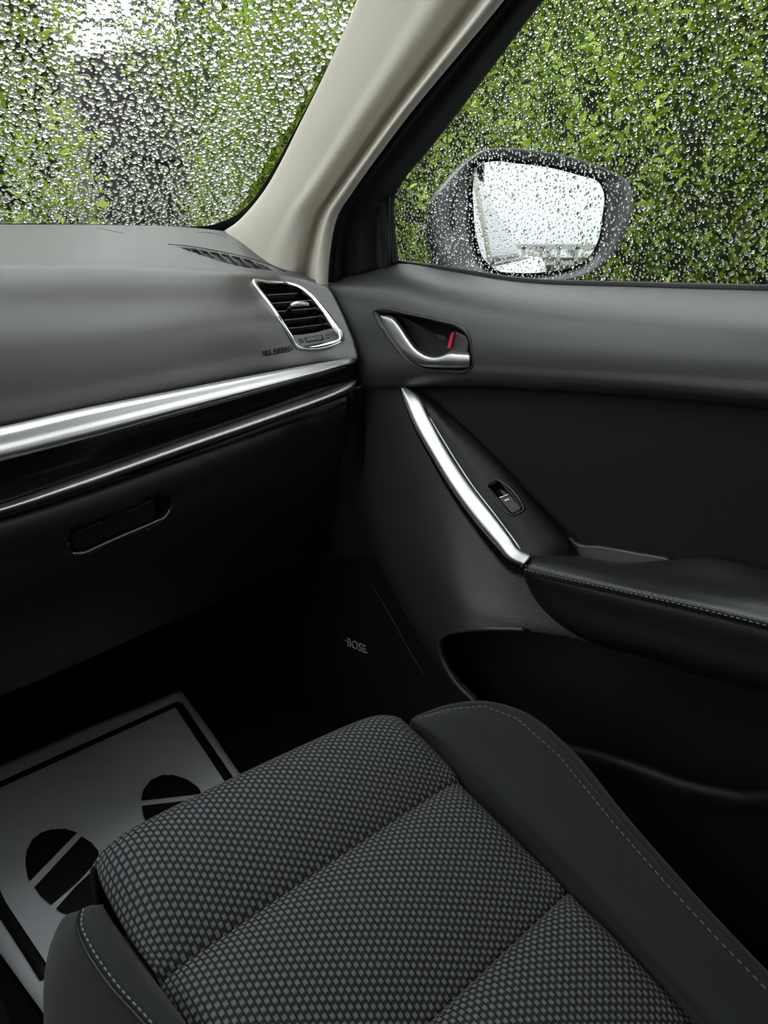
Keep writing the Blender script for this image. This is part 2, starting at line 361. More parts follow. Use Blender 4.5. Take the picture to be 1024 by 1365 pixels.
# headliner and roof
RO = 0.43
o = grid('ceiling', loft([[Q(-0.80, 0.42, RO - 0.03), Q(-0.13, 0.50, RO), Q(0.53, 0.40, RO - 0.03)], [Q(-0.80, -0.3, RO + 0.02), Q(-0.13, -0.3, RO + 0.06), Q(0.53, -0.3, RO + 0.02)], [Q(-0.78, -1.9, RO - 0.03), Q(-0.13, -2.0, RO), Q(0.52, -1.9, RO - 0.03)]], 14, 14), M['headliner'], thick=0.03); tag(o, kind='structure')
o = grid('wall_left', loft([[Q(-0.86, 0.95, -0.04), Q(-0.86, -1.8, -0.04)], [Q(-0.84, 0.95, -0.2), Q(-0.84, -1.8, -0.2)], [Q(-0.84, 1.0, -0.81), Q(-0.84, -1.8, -0.81)]], 10, 10), M['lower'], thick=0.05); tag(o, kind='structure')
o = grid('wall_back', loft([[Q(-0.86, -1.75, -0.1), Q(0.62, -1.75, -0.1)], [Q(-0.86, -1.7, -0.81), Q(0.62, -1.7, -0.81)]], 4, 4), M['lower'], thick=0.05); tag(o, kind='structure')

for nm, xa_, xb_ in (('trim_1', 0.665, 0.545), ('trim_2', -0.915, -0.795)):
    tag(grid(nm, np.array([[Q(xa_, -0.36, -0.06), Q(xa_, -0.50, -0.06)], [Q(xb_, -0.36, RO), Q(xb_, -0.50, RO)]]), M['beige'], thick=0.02), kind='structure')  # door pillars; the unseen left one added to cut side light
tag(box('window_2', (-0.84, -2.0, -0.06), (-0.82, -0.5, RO), M['privacy']), kind='structure')  # unseen rear side pane, added opaque to keep daylight out of the cabin
tag(box('window_3', (-0.72, -2.02, -0.12), (0.47, -2.0, RO - 0.05), M['privacy']), kind='structure')  # unseen back pane, added opaque to cut light from behind
# ---------------------------------------------------------------- windscreen
XC = -0.125
def ws_edge(t):   # right edge of the glass, t=0 at the cowl, 1 at the roof
    a = P(300, 303, x=0.640); b = P(479, 0, x=0.585); d = (b - a) / (b[2] - a[2])
    return a + d * t * (RO + 1.20 - a[2])
def ws(s, t):     # s -1..1 across, bulging forward in the middle
    e = ws_edge(t); xr = e[0]; half = xr - XC
    return np.array([XC + s * half, e[1] + (1 - s * s) * (0.20 - 0.06 * t), e[2] + (1 - s * s) * 0.02 * t + 0.03 * (1 - s * s) * math.sin(math.pi * t) ])
G = np.array([[ws(s, t) for s in np.linspace(-1, 1, 49)] for t in np.linspace(-0.06, 1, 25)])
win1 = grid('window_1', G, M['glass'], thick=0); tag(win1, 'rain-covered windscreen glass above the dashboard', kind='structure')
# black ceramic band round the right and lower edge of the glass
_st = np.array([(a, b) for a in np.linspace(0.2, 1.12, 231) for b in np.linspace(-0.08, 1, 136)]); _wp = np.array([ws(a, b) for a, b in _st])
_d = _wp - CAM; _z = _d @ W_; _X = 512 + F * (_d @ R_) / _z; _Y = 682.5 - F * (_d @ U_) / _z
def on_ws(px, py):
    i = np.argsort((_X - px) ** 2 + (_Y - py) ** 2)[:4]; wt = 1 / ((_X[i] - px) ** 2 + (_Y[i] - py) ** 2 + 0.3); k = (_z[i] * wt).sum() / wt.sum()
    return CAM + ray(px, py) * k
fr_px = [(512, -85), (473, 5), (432, 92), (394, 166), (368, 214), (348, 247), (330, 271), (308, 288), (280, 298), (240, 300), (150, 297.5), (0, 295.5)]
fo_px = [(560, -70), (520, 20), (480, 110), (430, 190), (400, 240), (380, 275), (360, 300), (330, 320), (285, 325), (240, 325), (150, 322), (0, 320)]
fr_in = spline([on_ws(*q) for q in fr_px], 70); fr_out = spline([on_ws(*q) for q in fo_px], 70)
fr_in = np.vstack([fr_in, [fr_in[-1] + np.array([-0.9, 0.0, 0])]]); fr_out = np.vstack([fr_out, [fr_out[-1] + np.array([-0.9, 0.0, 0])]])
off = np.array([0, -0.002, -0.003])
o = grid('frit_band', np.stack([np.array(fr_in) + off, np.array(fr_out) + off]), M['frame_black'], win1, thick=0.001)

# ================================================================ DASHBOARD
dash = thing('dashboard', 'charcoal moulded dashboard with silver strips, corner air vent and glove box', 'dashboard')
def ext(r, n=-0.62):      # carry a row on past the left of the frame
    r = list(r); return [r[0] + np.array([n, 0.0, 0]), r[0] + np.array([n * 0.3, 0, 0])] + r
rows = [
 ext(row([(0, 299), (150, 300), (250, 303)], [1.20, 1.17, 1.12], 'y') + [P(300, 308, x=0.625)]),
 ext(row([(0, 309), (150, 311), (255, 314)], [1.10, 1.08, 1.04], 'y') + [P(327, 324, x=0.614)]),
 ext(row([(0, 331), (150, 334), (270, 340)], [0.97, 0.96, 0.93], 'y') + [P(365, 351, x=0.606)]),
 ext(row([(0, 349), (180, 353), (300, 360)], [0.875, 0.875, 0.862], 'y') + [P(370, 366, x=0.570), P(412, 370, x=0.602)]),
 ext(row([(0, 357), (180, 360), (300, 366)], [0.848, 0.848, 0.842], 'y') + [P(380, 372, x=0.575), P(428, 377, x=0.601)]),
 ext(row([(0, 372), (180, 374), (300, 377)], [0.836, 0.836, 0.832], 'y') + [P(388, 381, x=0.578), P(437, 383, x=0.600)]),
 ext(row([(0, 405), (180, 402), (300, 398)], [0.822, 0.822, 0.818], 'y') + [P(397, 395, x=0.576), P(448, 402, x=0.598)]),
 ext(row([(0, 470), (200, 446), (330, 430)], [0.797, 0.797, 0.795], 'y') + [P(420, 425, x=0.573), P(464, 436, x=0.596)]),
 ext(row([(0, 530), (220, 492), (350, 470)], [0.788, 0.788, 0.786], 'y') + [P(430, 460, x=0.570), P(474, 464, x=0.594)]),
 ext(row([(0, 568), (234, 521), (375, 494)], [0.786, 0.786, 0.780], 'y') + [P(440, 483, x=0.572), P(477, 480, x=0.592)]),
 ext(row([(0, 574), (234, 527), (375, 499)], [0.797, 0.797, 0.790], 'y') + [P(441, 488, x=0.580), P(477, 484, x=0.598)]),
]
DV = loft(rows, 300, 160)
vent_out = [(335.6, 375.6), (357.5, 375), (382.5, 376.4), (398, 380), (410.6, 387), (429, 405), (445, 425.6), (457.5, 447.5), (457.5, 454), (451, 457.6), (404, 466), (396.6, 464.7), (389, 454), (367, 419), (348, 394)]
vent_in = [(343.4, 379.5), (365, 379), (382.5, 380), (398, 386), (410.6, 396), (429, 418), (442, 438), (450.5, 449), (450, 453), (440, 456), (403, 462), (398, 461.5), (389, 446), (367, 411.5), (352, 391)]
vent_mid = [((a + c) / 2, (b + d) / 2) for (a, b), (c, d) in zip(vent_out, [(343.4, 379.5), (360, 379), (382.5, 380), (397, 386), (409, 396), (427, 416), (441, 437), (450.5, 449), (450, 453), (446, 454.5), (403, 462), (398, 461.5), (391, 451), (369, 415), (351, 391)])]
defr = [(226, 326), (255, 329), (289, 335), (333, 344.7), (360, 354), (378, 361.6), (366, 361.8), (333, 358), (303, 351.5), (262, 338)]
hv, hd = in_poly(vent_mid), in_poly([(236, 328.5), (262, 331), (289, 336), (333, 345.5), (358, 354.5), (368, 361), (333, 357.5), (303, 351.5), (262, 338)])
pad = grid('top_pad', DV, M['dash'], dash, hole=lambda a, b: hv(a, b) | hd(a, b), thick=0.005)
def on_dash(px, py, lift=0.0):
    """point of the padded surface seen at a photo position"""
    d = DV.reshape(-1, 3) - CAM; z = d @ W_
    e = (512 + F * (d @ R_) / z - px) ** 2 + (682.5 - F * (d @ U_) / z - py) ** 2
    i = np.argsort(e)[:6]; wt = 1 / (e[i] + 0.05); k = (z[i] * wt).sum() / wt.sum()
    v = ray(px, py); return CAM + v * (k - lift)
# demister slots in the right corner of the top
o = grid('demister_recess', loft([[on_dash(a, b, -0.012) for a, b in ((226, 325), (262, 330), (300, 337), (340, 347), (380, 362))], [on_dash(a, b, -0.02) for a, b in ((232, 332), (266, 340), (302, 353), (335, 359), (372, 363))]], 20, 4), M['black'], pad, thick=0.002)
sl = [(248, 331, 258, 335.5), (262, 332.3, 272, 340), (276, 335, 286.5, 344.5), (291, 337.5, 303, 349), (305, 340, 318, 353.5), (320, 344, 333, 356), (336, 348, 347, 358)]
for a, b, c, d in sl:
    p0, p1 = on_dash(a, b, 0.001), on_dash(c, d, 0.001)
    p2, p3 = on_dash(c - 2.5, d - 1, -0.012), on_dash(a - 2.5, b - 0.5, -0.012)
    V = np.array([[p0, (p0 + p1) / 2, p1], [p3, (p2 + p3) / 2, p2]])
    grid('demister_slat', V, M['dash'], pad, thick=0.0012)
sweep('demister_rim', spline([on_dash(a, b, 0.0006) for a, b in ((224, 325.5), (255, 328.5), (289, 334.5), (333, 344.2), (360, 353), (380, 362))], 40), oval(0.0013, 0.0008, 6), (0, 0, 1), M['black'], pad)
# seam across the top of the pad beside the windscreen
sweep('pad_seam', spline([on_dash(a, b, 0.0002) for a, b in ((128, 304), (150, 308), (165, 311))], 12), oval(0.0008, 0.0004, 6), (0, 0, 1), M['black'], pad)
sweep('pad_seam', spline([on_dash(a, b, 0.0002) for a, b in ((262, 309.5), (285, 311), (302, 316.5))], 12), oval(0.0008, 0.0004, 6), (0, 0, 1), M['black'], pad)

# corner air vent
vp = np.array([on_dash(a, b) for a, b in vent_out]); vc = vp.mean(0)
vn = np.linalg.svd(vp - vc)[2][2]; vn = vn if vn @ (CAM - vc) > 0 else -vn
VP = (vn, float(vn @ (vc - CAM)) - 0.002)
def vpt(px, py, lift=0.0): return P(px, py, pl=(vn, VP[1] + lift))
vring_o = spline([on_dash(*q, 0.002) for q in vent_out], 90, True); vring_i = spline([on_dash(*q, 0.002) for q in vent_in], 90, True)
ring_rows = np.stack([vring_o - vn * 0.006, vring_o, vring_o * 0.75 + vring_i * 0.25 + vn * 0.0028, vring_o * 0.3 + vring_i * 0.7 + vn * 0.0028, vring_i, vring_i - vn * 0.010])
ring_rows = np.concatenate([ring_rows, ring_rows[:, :1]], 1)
vent = grid('air_vent', ring_rows, M['chrome'], dash, thick=0); vent['label'] = 'bright chrome-rimmed corner air vent with black slats'
duct = np.stack([vring_i * (1 - k) + vring_i.mean(0) * k - vn * d for k, d in ((-0.03, 0.004), (0.0, 0.02), (0.05, 0.05), (0.9, 0.055))]); duct = np.concatenate([duct, duct[:, :1]], 1)
grid('duct', duct, M['black'], vent, thick=0)
for (a, b, c, d) in [(354, 393.5, 397, 391), (363, 404.5, 412, 401), (370, 415.5, 422, 411), (378.5, 427, 430, 421.7), (385, 438, 437, 432)]:
    p0, p1 = vpt(a, b, -0.006), vpt(c, d, -0.006); back = -vn * 0.016 + np.array([0, 0, -0.004])
    e = np.array([(p0 + p1) / 2, p0, p1])
    grid('slat', np.stack([np.linspace(p0, p1, 5), np.linspace(p0, p1, 5) + back]), M['black'], vent, thick=0.0014)
    sweep('slat_edge', np.linspace(p0, p1, 6), oval(0.0006, 0.0006, 6), vn, M['grey_plate'], vent)
plate('control_plate', spline([vpt(a, b, -0.004) for a, b in ((389.5, 447.2), (400, 445.8), (420, 443), (441.5, 439.8), (449.5, 449.5), (449, 452.5), (425, 457.5), (403, 461), (399, 460.5))], 60, True), vn, 0.012, 0.0012, M['grey_plate'], vent)
def rrect(c, ex, ey, w, h, r, n=5):
    ex = np.array(ex) / np.linalg.norm(ex); ey = np.array(ey); ey = ey - ex * (ey @ ex); ey /= np.linalg.norm(ey); out = []
    for cx, cy, a0 in ((w/2-r, h/2-r, 0), (-w/2+r, h/2-r, 90), (-w/2+r, -h/2+r, 180), (w/2-r, -h/2+r, 270)):
        for k in range(n):
            a = math.radians(a0 + 90 * k / (n - 1)); out.append(c + ex * (cx + r * math.cos(a)) + ey * (cy + r * math.sin(a)))
    return np.array(out)
vex = vpt(431, 449) - vpt(407, 453); vey = vpt(419, 446) - vpt(419, 454)
px1 = np.linalg.norm(vex) / 24.3
tw = plate('thumb_wheel_slot', rrect(vpt(419, 451, -0.0035), vex, vey, px1 * 25, px1 * 8, 0.001), vn, 0.004, 0.0004, M['black'], vent)
for k in range(7):
    q = vpt(410 + 3.0 * k, 452.4 - 0.48 * k, -0.0018); plate('thumb_wheel_rib', rrect(q, vex, vey, px1 * 2.2, px1 * 5.6, 0.0004), vn, 0.004, 0.0003, M['grey_plate'], vent)
def icon(px, py, closed):
    c = vpt(px, py, -0.0034); ex = vex / np.linalg.norm(vex); ey = vey / np.linalg.norm(vey)
    sweep('vent_symbol', rrect(c, vex, vey, px1 * 4.6, px1 * 5.2, 0.0008), oval(0.0004, 0.0003, 6), vn, M['ink'], vent, closed=True)
    if closed: sweep('vent_symbol', np.linspace(c - ex * px1 * 2.4 + ey * px1 * 2.8, c + ex * px1 * 2.4 - ey * px1 * 2.8, 4), oval(0.0004, 0.0003, 6), vn, M['ink'], vent)
icon(401.5, 454, True); icon(437.3, 448.2, False)
kb = spline([vpt(388, 407.5, 0.008), vpt(394, 405.5, 0.010), vpt(404, 405, 0.010), vpt(411, 406, 0.008)], 12)
sweep('vent_knob', kb, oval(0.0035, 0.0030, 10), vn, M['silver'], vent, scale=[0.7, 1.1, 1.1, 0.7])
sweep('knob_stem', np.linspace(vpt(389, 409, 0.006), vpt(383, 416, -0.008), 4), oval(0.003, 0.003, 8), (1, 0, 0), M['black'], vent)
# debossed lettering
tx = on_dash(386, 464) - on_dash(354, 470.5); ty = on_dash(370, 462) - on_dash(370, 471)
text('airbag_lettering', 'SRS AIRBAG', 0.0086, on_dash(370.5, 467.5, 0.0012), tx, ty, M['deboss'], pad, depth=0.0003)
sweep('lettering_underline', np.linspace(on_dash(354, 474.2, 0.001), on_dash(387, 468, 0.001), 6), oval(0.0005, 0.0003, 6), (0, -1, 0), M['deboss'], pad)

# silver strip, black decor panel, lower silver strip
def drow(pts, y, xe): return ext(row(pts[:-1], y, 'y') + [P(*pts[-1], x=xe)])
t1 = [(0, 570), (94, 549), (234, 521), (375, 494), (440, 482.5), (472, 477)]
c1 = [(0, 583), (94, 560), (234, 529), (375, 499), (440, 485.5), (473, 479)]
b1 = [(0, 611), (94, 587.5), (234, 549), (375, 510.6), (440, 492), (473, 483.5)]
yy = [0.760, 0.760, 0.757, 0.745, 0.735]
def dy(v, k): return [a + k for a in v]
grid('silver_strip', loft([drow([(a, b - 1) for a, b in t1], dy(yy, 0.018), 0.594), drow(t1, dy(yy, 0.006), 0.590), drow(c1, dy(yy, -0.004), 0.587), drow(lerp(c1, b1, 0.2), dy(yy, -0.005), 0.587), drow(lerp(c1, b1, 0.9), dy(yy, -0.012), 0.586), drow(b1, dy(yy, -0.011), 0.587), drow([(a, b + 1) for a, b in b1], dy(yy, 0.012), 0.594)], 120, 26), M['silver'], dash, thick=0.002)
t2 = [(0, 673), (94, 640.5), (234, 591), (375, 542), (440, 519), (474, 507)]
b2 = [(0, 684), (94, 654.6), (234, 605), (375, 556), (440, 532), (474.5, 517)]
grid('decor_panel', loft([drow([(a, b - 1) for a, b in b1], dy(yy, 0.006), 0.592), drow([((a + c) / 2, (b + d) / 2) for (a, b), (c, d) in zip(b1, t2)], dy(yy, 0.004), 0.592), drow([(a, b + 2) for a, b in t2], dy(yy, 0.006), 0.592)], 80, 8), M['piano'], dash, thick=0.004)
m2_ = [((a + c) / 2, (b + d) / 2) for (a, b), (c, d) in zip(t2, b2)]
grid('lower_silver_strip', loft([drow([(a, b - 1) for a, b in t2], dy(yy, 0.010), 0.594), drow(t2, dy(yy, 0.004), 0.590), drow(lerp(t2, b2, 0.3), dy(yy, -0.003), 0.588), drow(lerp(t2, b2, 0.75), dy(yy, -0.008), 0.587), drow(b2, dy(yy, -0.006), 0.588), drow([(a, b + 1) for a, b in b2], dy(yy, 0.012), 0.594)], 120, 22), M['silver'], dash, thick=0.002)
# glove box lid with its recessed latch
gt = [(0, 691), (94, 662), (234, 612), (375, 560), (430, 540), (462, 528)]
rows = [drow(gt, 0.766, 0.590)[1:],
        ext(row([(0, 697), (94, 668), (234, 618), (375, 566), (430, 546)], 0.752, 'y') + [P(462, 534, y=0.735)])[1:],
        ext(row([(0, 760), (110, 725), (240, 672), (360, 625), (420, 605)], 0.745, 'y') + [P(461, 590, y=0.738)])[1:],
        ext(row([(0, 830), (110, 790), (230, 735), (340, 690), (400, 668)], 0.752, 'y') + [P(442, 648, y=0.748)])[1:],
        ext(row([(0, 900), (80, 872), (190, 824), (300, 775), (360, 745)], 0.778, 'y') + [P(412, 702, y=0.765)])[1:],
        ext(row([(0, 922), (56, 900), (187, 842), (300, 793), (350, 768)], 0.790, 'y') + [P(385, 745, y=0.785)])[1:],
        ext(row([(0, 927), (56, 905), (187, 847), (300, 798), (350, 772)], 0.840, 'y') + [P(386, 750, y=0.84)])[1:]]
rec = poly_px([(95, 708), (108, 702), (140, 690), (177, 676), (220, 661), (227.6, 666), (225, 682), (219, 690), (160, 716), (110, 737), (99, 738), (94, 729)], 80)
GV = loft(rows, 220, 85)
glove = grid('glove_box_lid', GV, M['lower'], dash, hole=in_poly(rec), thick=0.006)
gp = lambda a, b, y=0.7475: P(a, b, y=y)
rr = spline([gp(a, b) for a, b in rec[::4]], 80, True)
RB = np.concatenate([np.stack([rr, rr + np.array([0, 0.004, 0]), rr + np.array([0, 0.020, 0]), rr * 0.1 + rr.mean(0) * 0.9 + np.array([0, 0.020, 0])])[:, :], np.stack([rr, rr + np.array([0, 0.004, 0]), rr + np.array([0, 0.020, 0]), rr * 0.1 + rr.mean(0) * 0.9 + np.array([0, 0.020, 0])])[:, :1]], 1)
grid('latch_recess', RB, M['black'], glove, thick=0)
plate('latch_paddle', spline([gp(a, b, 0.752) for a, b in ((141, 692), (178, 677), (205, 666), (206, 690), (160, 711), (141, 719))], 50, True), (0, -1, 0), 0.012, 0.003, M['lower'], glove)
plate('lock_block', spline([gp(a, b, 0.752) for a, b in ((98, 710), (112, 704), (137, 694), (137, 721), (108, 733), (99, 733))], 50, True), (0, -1, 0), 0.012, 0.003, M['lower'], glove)
on_gl = on_grid(GV)
sweep('lit_recess_lip', spline([on_gl(a, b, 0.0008) for a, b in ((97, 738), (108, 738), (134, 727.5), (160, 716), (185, 705.5), (208, 695.5), (221, 689), (226, 681))], 60), oval(0.0016, 0.0016, 8), (0, -1, 0), M['door_soft'], glove)  # lip in a lighter vinyl than the lid, painting in its highlight
# end panel and underside
grid('side_panel', loft([[P(455, 524, y=0.765), P(470, 520, x=0.592), P(484, 515, x=0.61)], [P(455, 590, y=0.77), P(474, 590, x=0.60), P(486, 590, x=0.617)], [P(430, 660, y=0.79), P(460, 660, x=0.605), P(492, 660, x=0.620)], [P(380, 748, y=0.83), P(430, 750, x=0.60), P(500, 745, x=0.625)]], 14, 24), M['black'], dash, thick=0.004)
grid('under_cover', loft([[Q(-0.9, 0.80, -0.455), Q(0.60, 0.80, -0.43)], [Q(-0.9, 1.28, -0.42), Q(0.62, 1.28, -0.40)]], 5, 5), M['black'], dash, thick=0.006)

# ================================================================ A-PILLAR TRIM
pil_l = [(558, -180), (516, -90), (480, 0), (440, 89), (402, 166), (378, 214), (358, 249), (337, 277), (318, 297), (298, 311), (276, 332)]
pil_r = [(800, -180), (735, -90), (668, 0), (600, 83), (545, 150), (505, 203), (467, 256), (446, 290), (437, 335), (434, 382), (433, 430)]
rowsP = []
n = len(pil_l)
for i, ((a, b), (c, d)) in enumerate(zip(pil_l, pil_r)):
    k = i / (n - 1)
    xl, xm, xg, xr = (np.interp(k, [0, 1], v) for v in ((0.565, 0.632), (0.543, 0.605), (0.566, 0.632), (0.535, 0.606)))
    f = lambda t: (a + (c - a) * t, b + (d - b) * t)
    rowsP.append([P(*f(-0.02), x=xl + 0.03), P(*f(0.0), x=xl), P(*f(0.10), x=xl - 0.012), P(*f(0.40), x=xm), P(*f(0.62), x=xm - 0.001), P(*f(0.70), x=xm + 0.005), P(*f(0.79), x=xg), P(*f(0.88), x=xg - 0.010), P(*f(0.965), x=xr), P(*f(1.0), x=xr + 0.004), P(*f(1.012), x=xr + 0.02)])
pil = grid('pillar_trim', loft(to_roof(rowsP), 70, 100), M['beige'], thick=0.003)
tag(pil, 'beige windscreen pillar trim rising between the windscreen and the door window', 'pillar')

# ================================================================ CAR DOOR
door = thing('car_door', 'black passenger door with silver pull strip, leatherette armrest and wet window', 'door')
sill = [(437, 374), (480, 362), (527, 353), (600, 363), (690, 377), (850, 384), (1024, 389), (1250, 396)]
rows = [row([(a, b - 2) for a, b in sill], [0.66, 0.675, 0.68, 0.68, 0.68, 0.68, 0.68, 0.68]),
        row(sill, [0.632, 0.655, 0.667, 0.668, 0.668, 0.668, 0.668, 0.668]),
        row([(437, 376), (483, 371), (530, 372), (602, 385), (692, 398), (850, 407), (1024, 413), (1250, 420)], [0.622, 0.632, 0.637]),
        row([(437, 379), (485, 384), (535, 393), (604, 410), (694, 425), (850, 437), (1024, 446), (1250, 455)], [0.611, 0.612, 0.612]),
        row([(446, 400), (490, 412), (540, 424), (607, 440), (696, 452), (850, 463), (1024, 473), (1250, 483)], [0.606, 0.604, 0.604]),
        row([(468, 450), (505, 460), (550, 470), (615, 482), (700, 488), (850, 496), (1024, 506), (1250, 518)], [0.604, 0.602, 0.602]),
        row([(480, 500), (515, 500), (556, 500), (622, 502), (705, 506), (850, 515), (1024, 531), (1250, 548)], [0.606, 0.604, 0.602]),
        row([(484, 516), (518, 514), (558, 512), (624, 511), (705, 515), (850, 524), (1024, 540), (1250, 558)], [0.612, 0.612, 0.612]),
        row([(485, 520), (520, 518), (560, 516), (625, 515), (705, 519), (850, 528), (1024, 545), (1250, 563)], [0.635, 0.635, 0.635])]
bez_o = [(496.6, 414), (505, 410.5), (546, 417), (590, 427), (616, 435), (626, 446), (631, 470), (631.5, 490), (622, 497), (600, 497.5), (578, 496), (553, 489), (534, 473), (512, 444), (499, 422)]
bez_i = [(504, 418), (512, 417.5), (546, 423), (585, 432), (604, 437), (620, 447), (625.5, 466), (626, 487), (617, 490.5), (595, 490), (566, 487.5), (551.5, 482), (537, 466), (519, 442), (507, 424)]
bez_m = [((a + c) / 2, (b + d) / 2) for (a, b), (c, d) in zip(bez_o, bez_i)]
hb = in_poly(poly_px(bez_m, 90))
UV_ = loft(tail(rows, BACK), 380, 125)
grid('upper_trim', UV_, M['door_soft'], door, hole=hb, thick=0.006)
on_up = on_grid(UV_)
# release lever in its bezel
DX = 0.6025
bo = spline([P(*q, x=DX) for q in bez_o], 110, True); bi = spline([P(*q, x=DX) for q in bez_i], 110, True)
ix = np.array([-1.0, 0, 0])
R6 = np.stack([bo - ix * 0.012, bo - ix * 0.001, bo * 0.8 + bi * 0.2 + ix * 0.0022, bo * 0.5 + bi * 0.5 + ix * 0.0012, bo * 0.2 + bi * 0.8 - ix * 0.002, bi - ix * 0.005, bi - ix * 0.022, (bi * 0.9 + bi.mean(0) * 0.1) - ix * 0.028, (bi * 0.1 + bi.mean(0) * 0.9) - ix * 0.030])
R6 = np.concatenate([R6, R6[:, :1]], 1)
bez = grid('handle_bezel', np.concatenate([R6[:6]]), M['door_hard'], door, thick=0)
grid('handle_cup', R6[5:], M['black'], bez, thick=0)
lu = [(507.5, 420.5), (524.4, 424), (534, 435), (544, 450), (557, 466), (570.5, 474), (584, 476), (592.5, 473), (599, 470), (612, 470.3), (626, 471)]
ll = [(508.5, 424), (519, 441), (527, 453), (535, 463), (543, 472), (551.5, 480), (566, 486), (580, 487), (592.5, 487.5), (610, 487.8), (626, 487)]
lx = [0.603, 0.600, 0.597, 0.595, 0.595, 0.596, 0.597, 0.598, 0.600, 0.602]
lxa = np.array(lx)
mid = [((a + c) / 2, (b + d) / 2) for (a, b), (c, d) in zip(lu, ll)]
q1 = [(a * 0.8 + c * 0.2, b * 0.8 + d * 0.2) for (a, b), (c, d) in zip(lu, ll)]
lever = grid('release_lever', loft([row([(a + 1.2, b - 1.2) for a, b in lu], list(lxa + 0.014)), row(lu, list(lxa + 0.001)), row(q1, list(lxa - 0.0035)), row(mid, list(lxa - 0.0045)), row(ll, list(lxa - 0.003)), row([(a, b + 1) for a, b in ll], list(lxa + 0.012))], 70, 30), M['silver'], bez, thick=0.002)
plate('lock_knob', spline([P(a, b, x=0.612) for a, b in ((603, 441), (612, 443.5), (621, 449), (624, 458), (622, 469), (600, 469.5), (602, 455))], 40, True), ix, 0.014, 0.0025, M['door_soft'], bez)
plate('red_lock_mark', [P(a, b, x=0.609) for a, b in ((601.5, 444), (605, 443), (600.5, 464), (596, 464))], ix, 0.006, 0.0005, M['red'], bez)

# panels below the roll
LWR = [[(479, 512, .636), (484, 512, .622), (512, 512, .622), (560, 520, .628), (640, 545, .64), (1250, 640, .64)],
       [(479, 600, .636), (485, 600, .618), (520, 600, .613), (580, 620, .612), (660, 650, .62), (1250, 720, .63)],
       [(483, 665, .634), (489, 668, .612), (528, 672, .600), (590, 690, .594), (690, 740, .600), (1250, 830, .60)],
       [(500, 738, .632), (507, 742, .602), (543, 752, .583), (600, 770, .570), (690, 800, .584), (1250, 905, .59)],
       [(518, 778, .630), (525, 783, .597), (562, 797, .574), (610, 810, .560), (700, 830, .578), (1250, 960, .58)],
       [(545, 828, .628), (552, 832, .590), (572, 838, .568), (620, 842, .554), (700, 850, .574), (1250, 985, .575)],
       [(569, 866, .626), (576, 869, .584), (588, 870, .565), (630, 870, .554), (720, 885, .565), (1250, 1020, .57)],
       [(592, 899, .624), (600, 901, .580), (611, 902, .565), (660, 910, .554), (760, 930, .562), (1250, 1050, .565)],
       [(621, 931, .622), (629, 933, .578), (640, 934, .566), (690, 955, .556), (800, 985, .562), (1250, 1070, .56)],
       [(680, 1000, .620), (690, 1000, .580), (700, 1000, .572), (740, 1015, .566), (850, 1040, .566), (1250, 1090, .56)]]
rows = [[P(a, b, x=c) for a, b, c in r] for r in LWR]
pock = [(586, 851), (593, 845), (623, 839), (690, 838), (760, 850), (850, 874), (940, 900), (1030, 926), (1200, 975), (1200, 1110), (1022, 1053), (996, 1056), (961, 1051), (909, 1039), (858, 1021), (807, 1005), (766, 995), (690, 985), (660, 968), (631, 933), (611, 913), (599, 895), (588, 873)]
hp1 = in_poly(pock); hp2 = in_poly([(548, 522), (580, 590), (640, 685), (690, 750), (712, 782), (745, 812), (795, 840), (1300, 975), (1300, 480), (548, 480)])
grid('lower_panel', loft(tail(rows, BACK), 280, 140), M['door_hard'], door, hole=lambda a, b: hp1(a, b) | hp2(a, b) | ((a > 664) & (b > 945)), thick=0.006)
# rim of the pocket mouth, its inside and its outer wall
sweep('pocket_rim', spline([P(a, b, x=c) for a, b, c in ((700, 839, .577), (650, 838, .560), (623, 839.5, .556), (594, 846, .559), (586.5, 853, .561), (588.5, 873, .562), (599, 895, .562), (612, 914, .562), (632, 934, .564), (662, 970, .568))], 60), oval(0.003, 0.0035, 8), ix, M['door_hard'], door)
grid('pocket_inside', loft_b([[P(560, 830, x=.625), P(800, 830, x=.632), P(1250, 930, x=.632)], [P(600, 950, x=.628), P(820, 980, x=.632), P(1250, 1080, x=.632)], [P(660, 1080, x=.625), P(860, 1150, x=.625), P(1250, 1250, x=.625)]], 12, 12), M['black'], door, thick=0.003)
pr = [(640, 962), (700, 978), (766, 995), (807, 1005), (858, 1021), (909, 1039), (961, 1051), (996, 1056.5), (1022, 1054), (1100, 1020), (1250, 1000)]
prx = [0.572, 0.565, 0.560, 0.556, 0.553, 0.550, 0.548]
grid('pocket_wall', loft_b([row([(a, b - 2) for a, b in pr], list(np.array(prx) + 0.012)), row([(a, b - 1.5) for a, b in pr], list(np.array(prx) + 0.003)), row([(a, b + 1.5) for a, b in pr], prx), row([(a - 2, b + 40) for a, b in pr], list(np.array(prx) + 0.004)), row([(a - 10, b + 220) for a, b in pr], list(np.array(prx) + 0.012)), row([(a - 10, b + 420) for a, b in pr], list(np.array(prx) + 0.02))], 110, 50), M['lower'], door, thick=0.004)
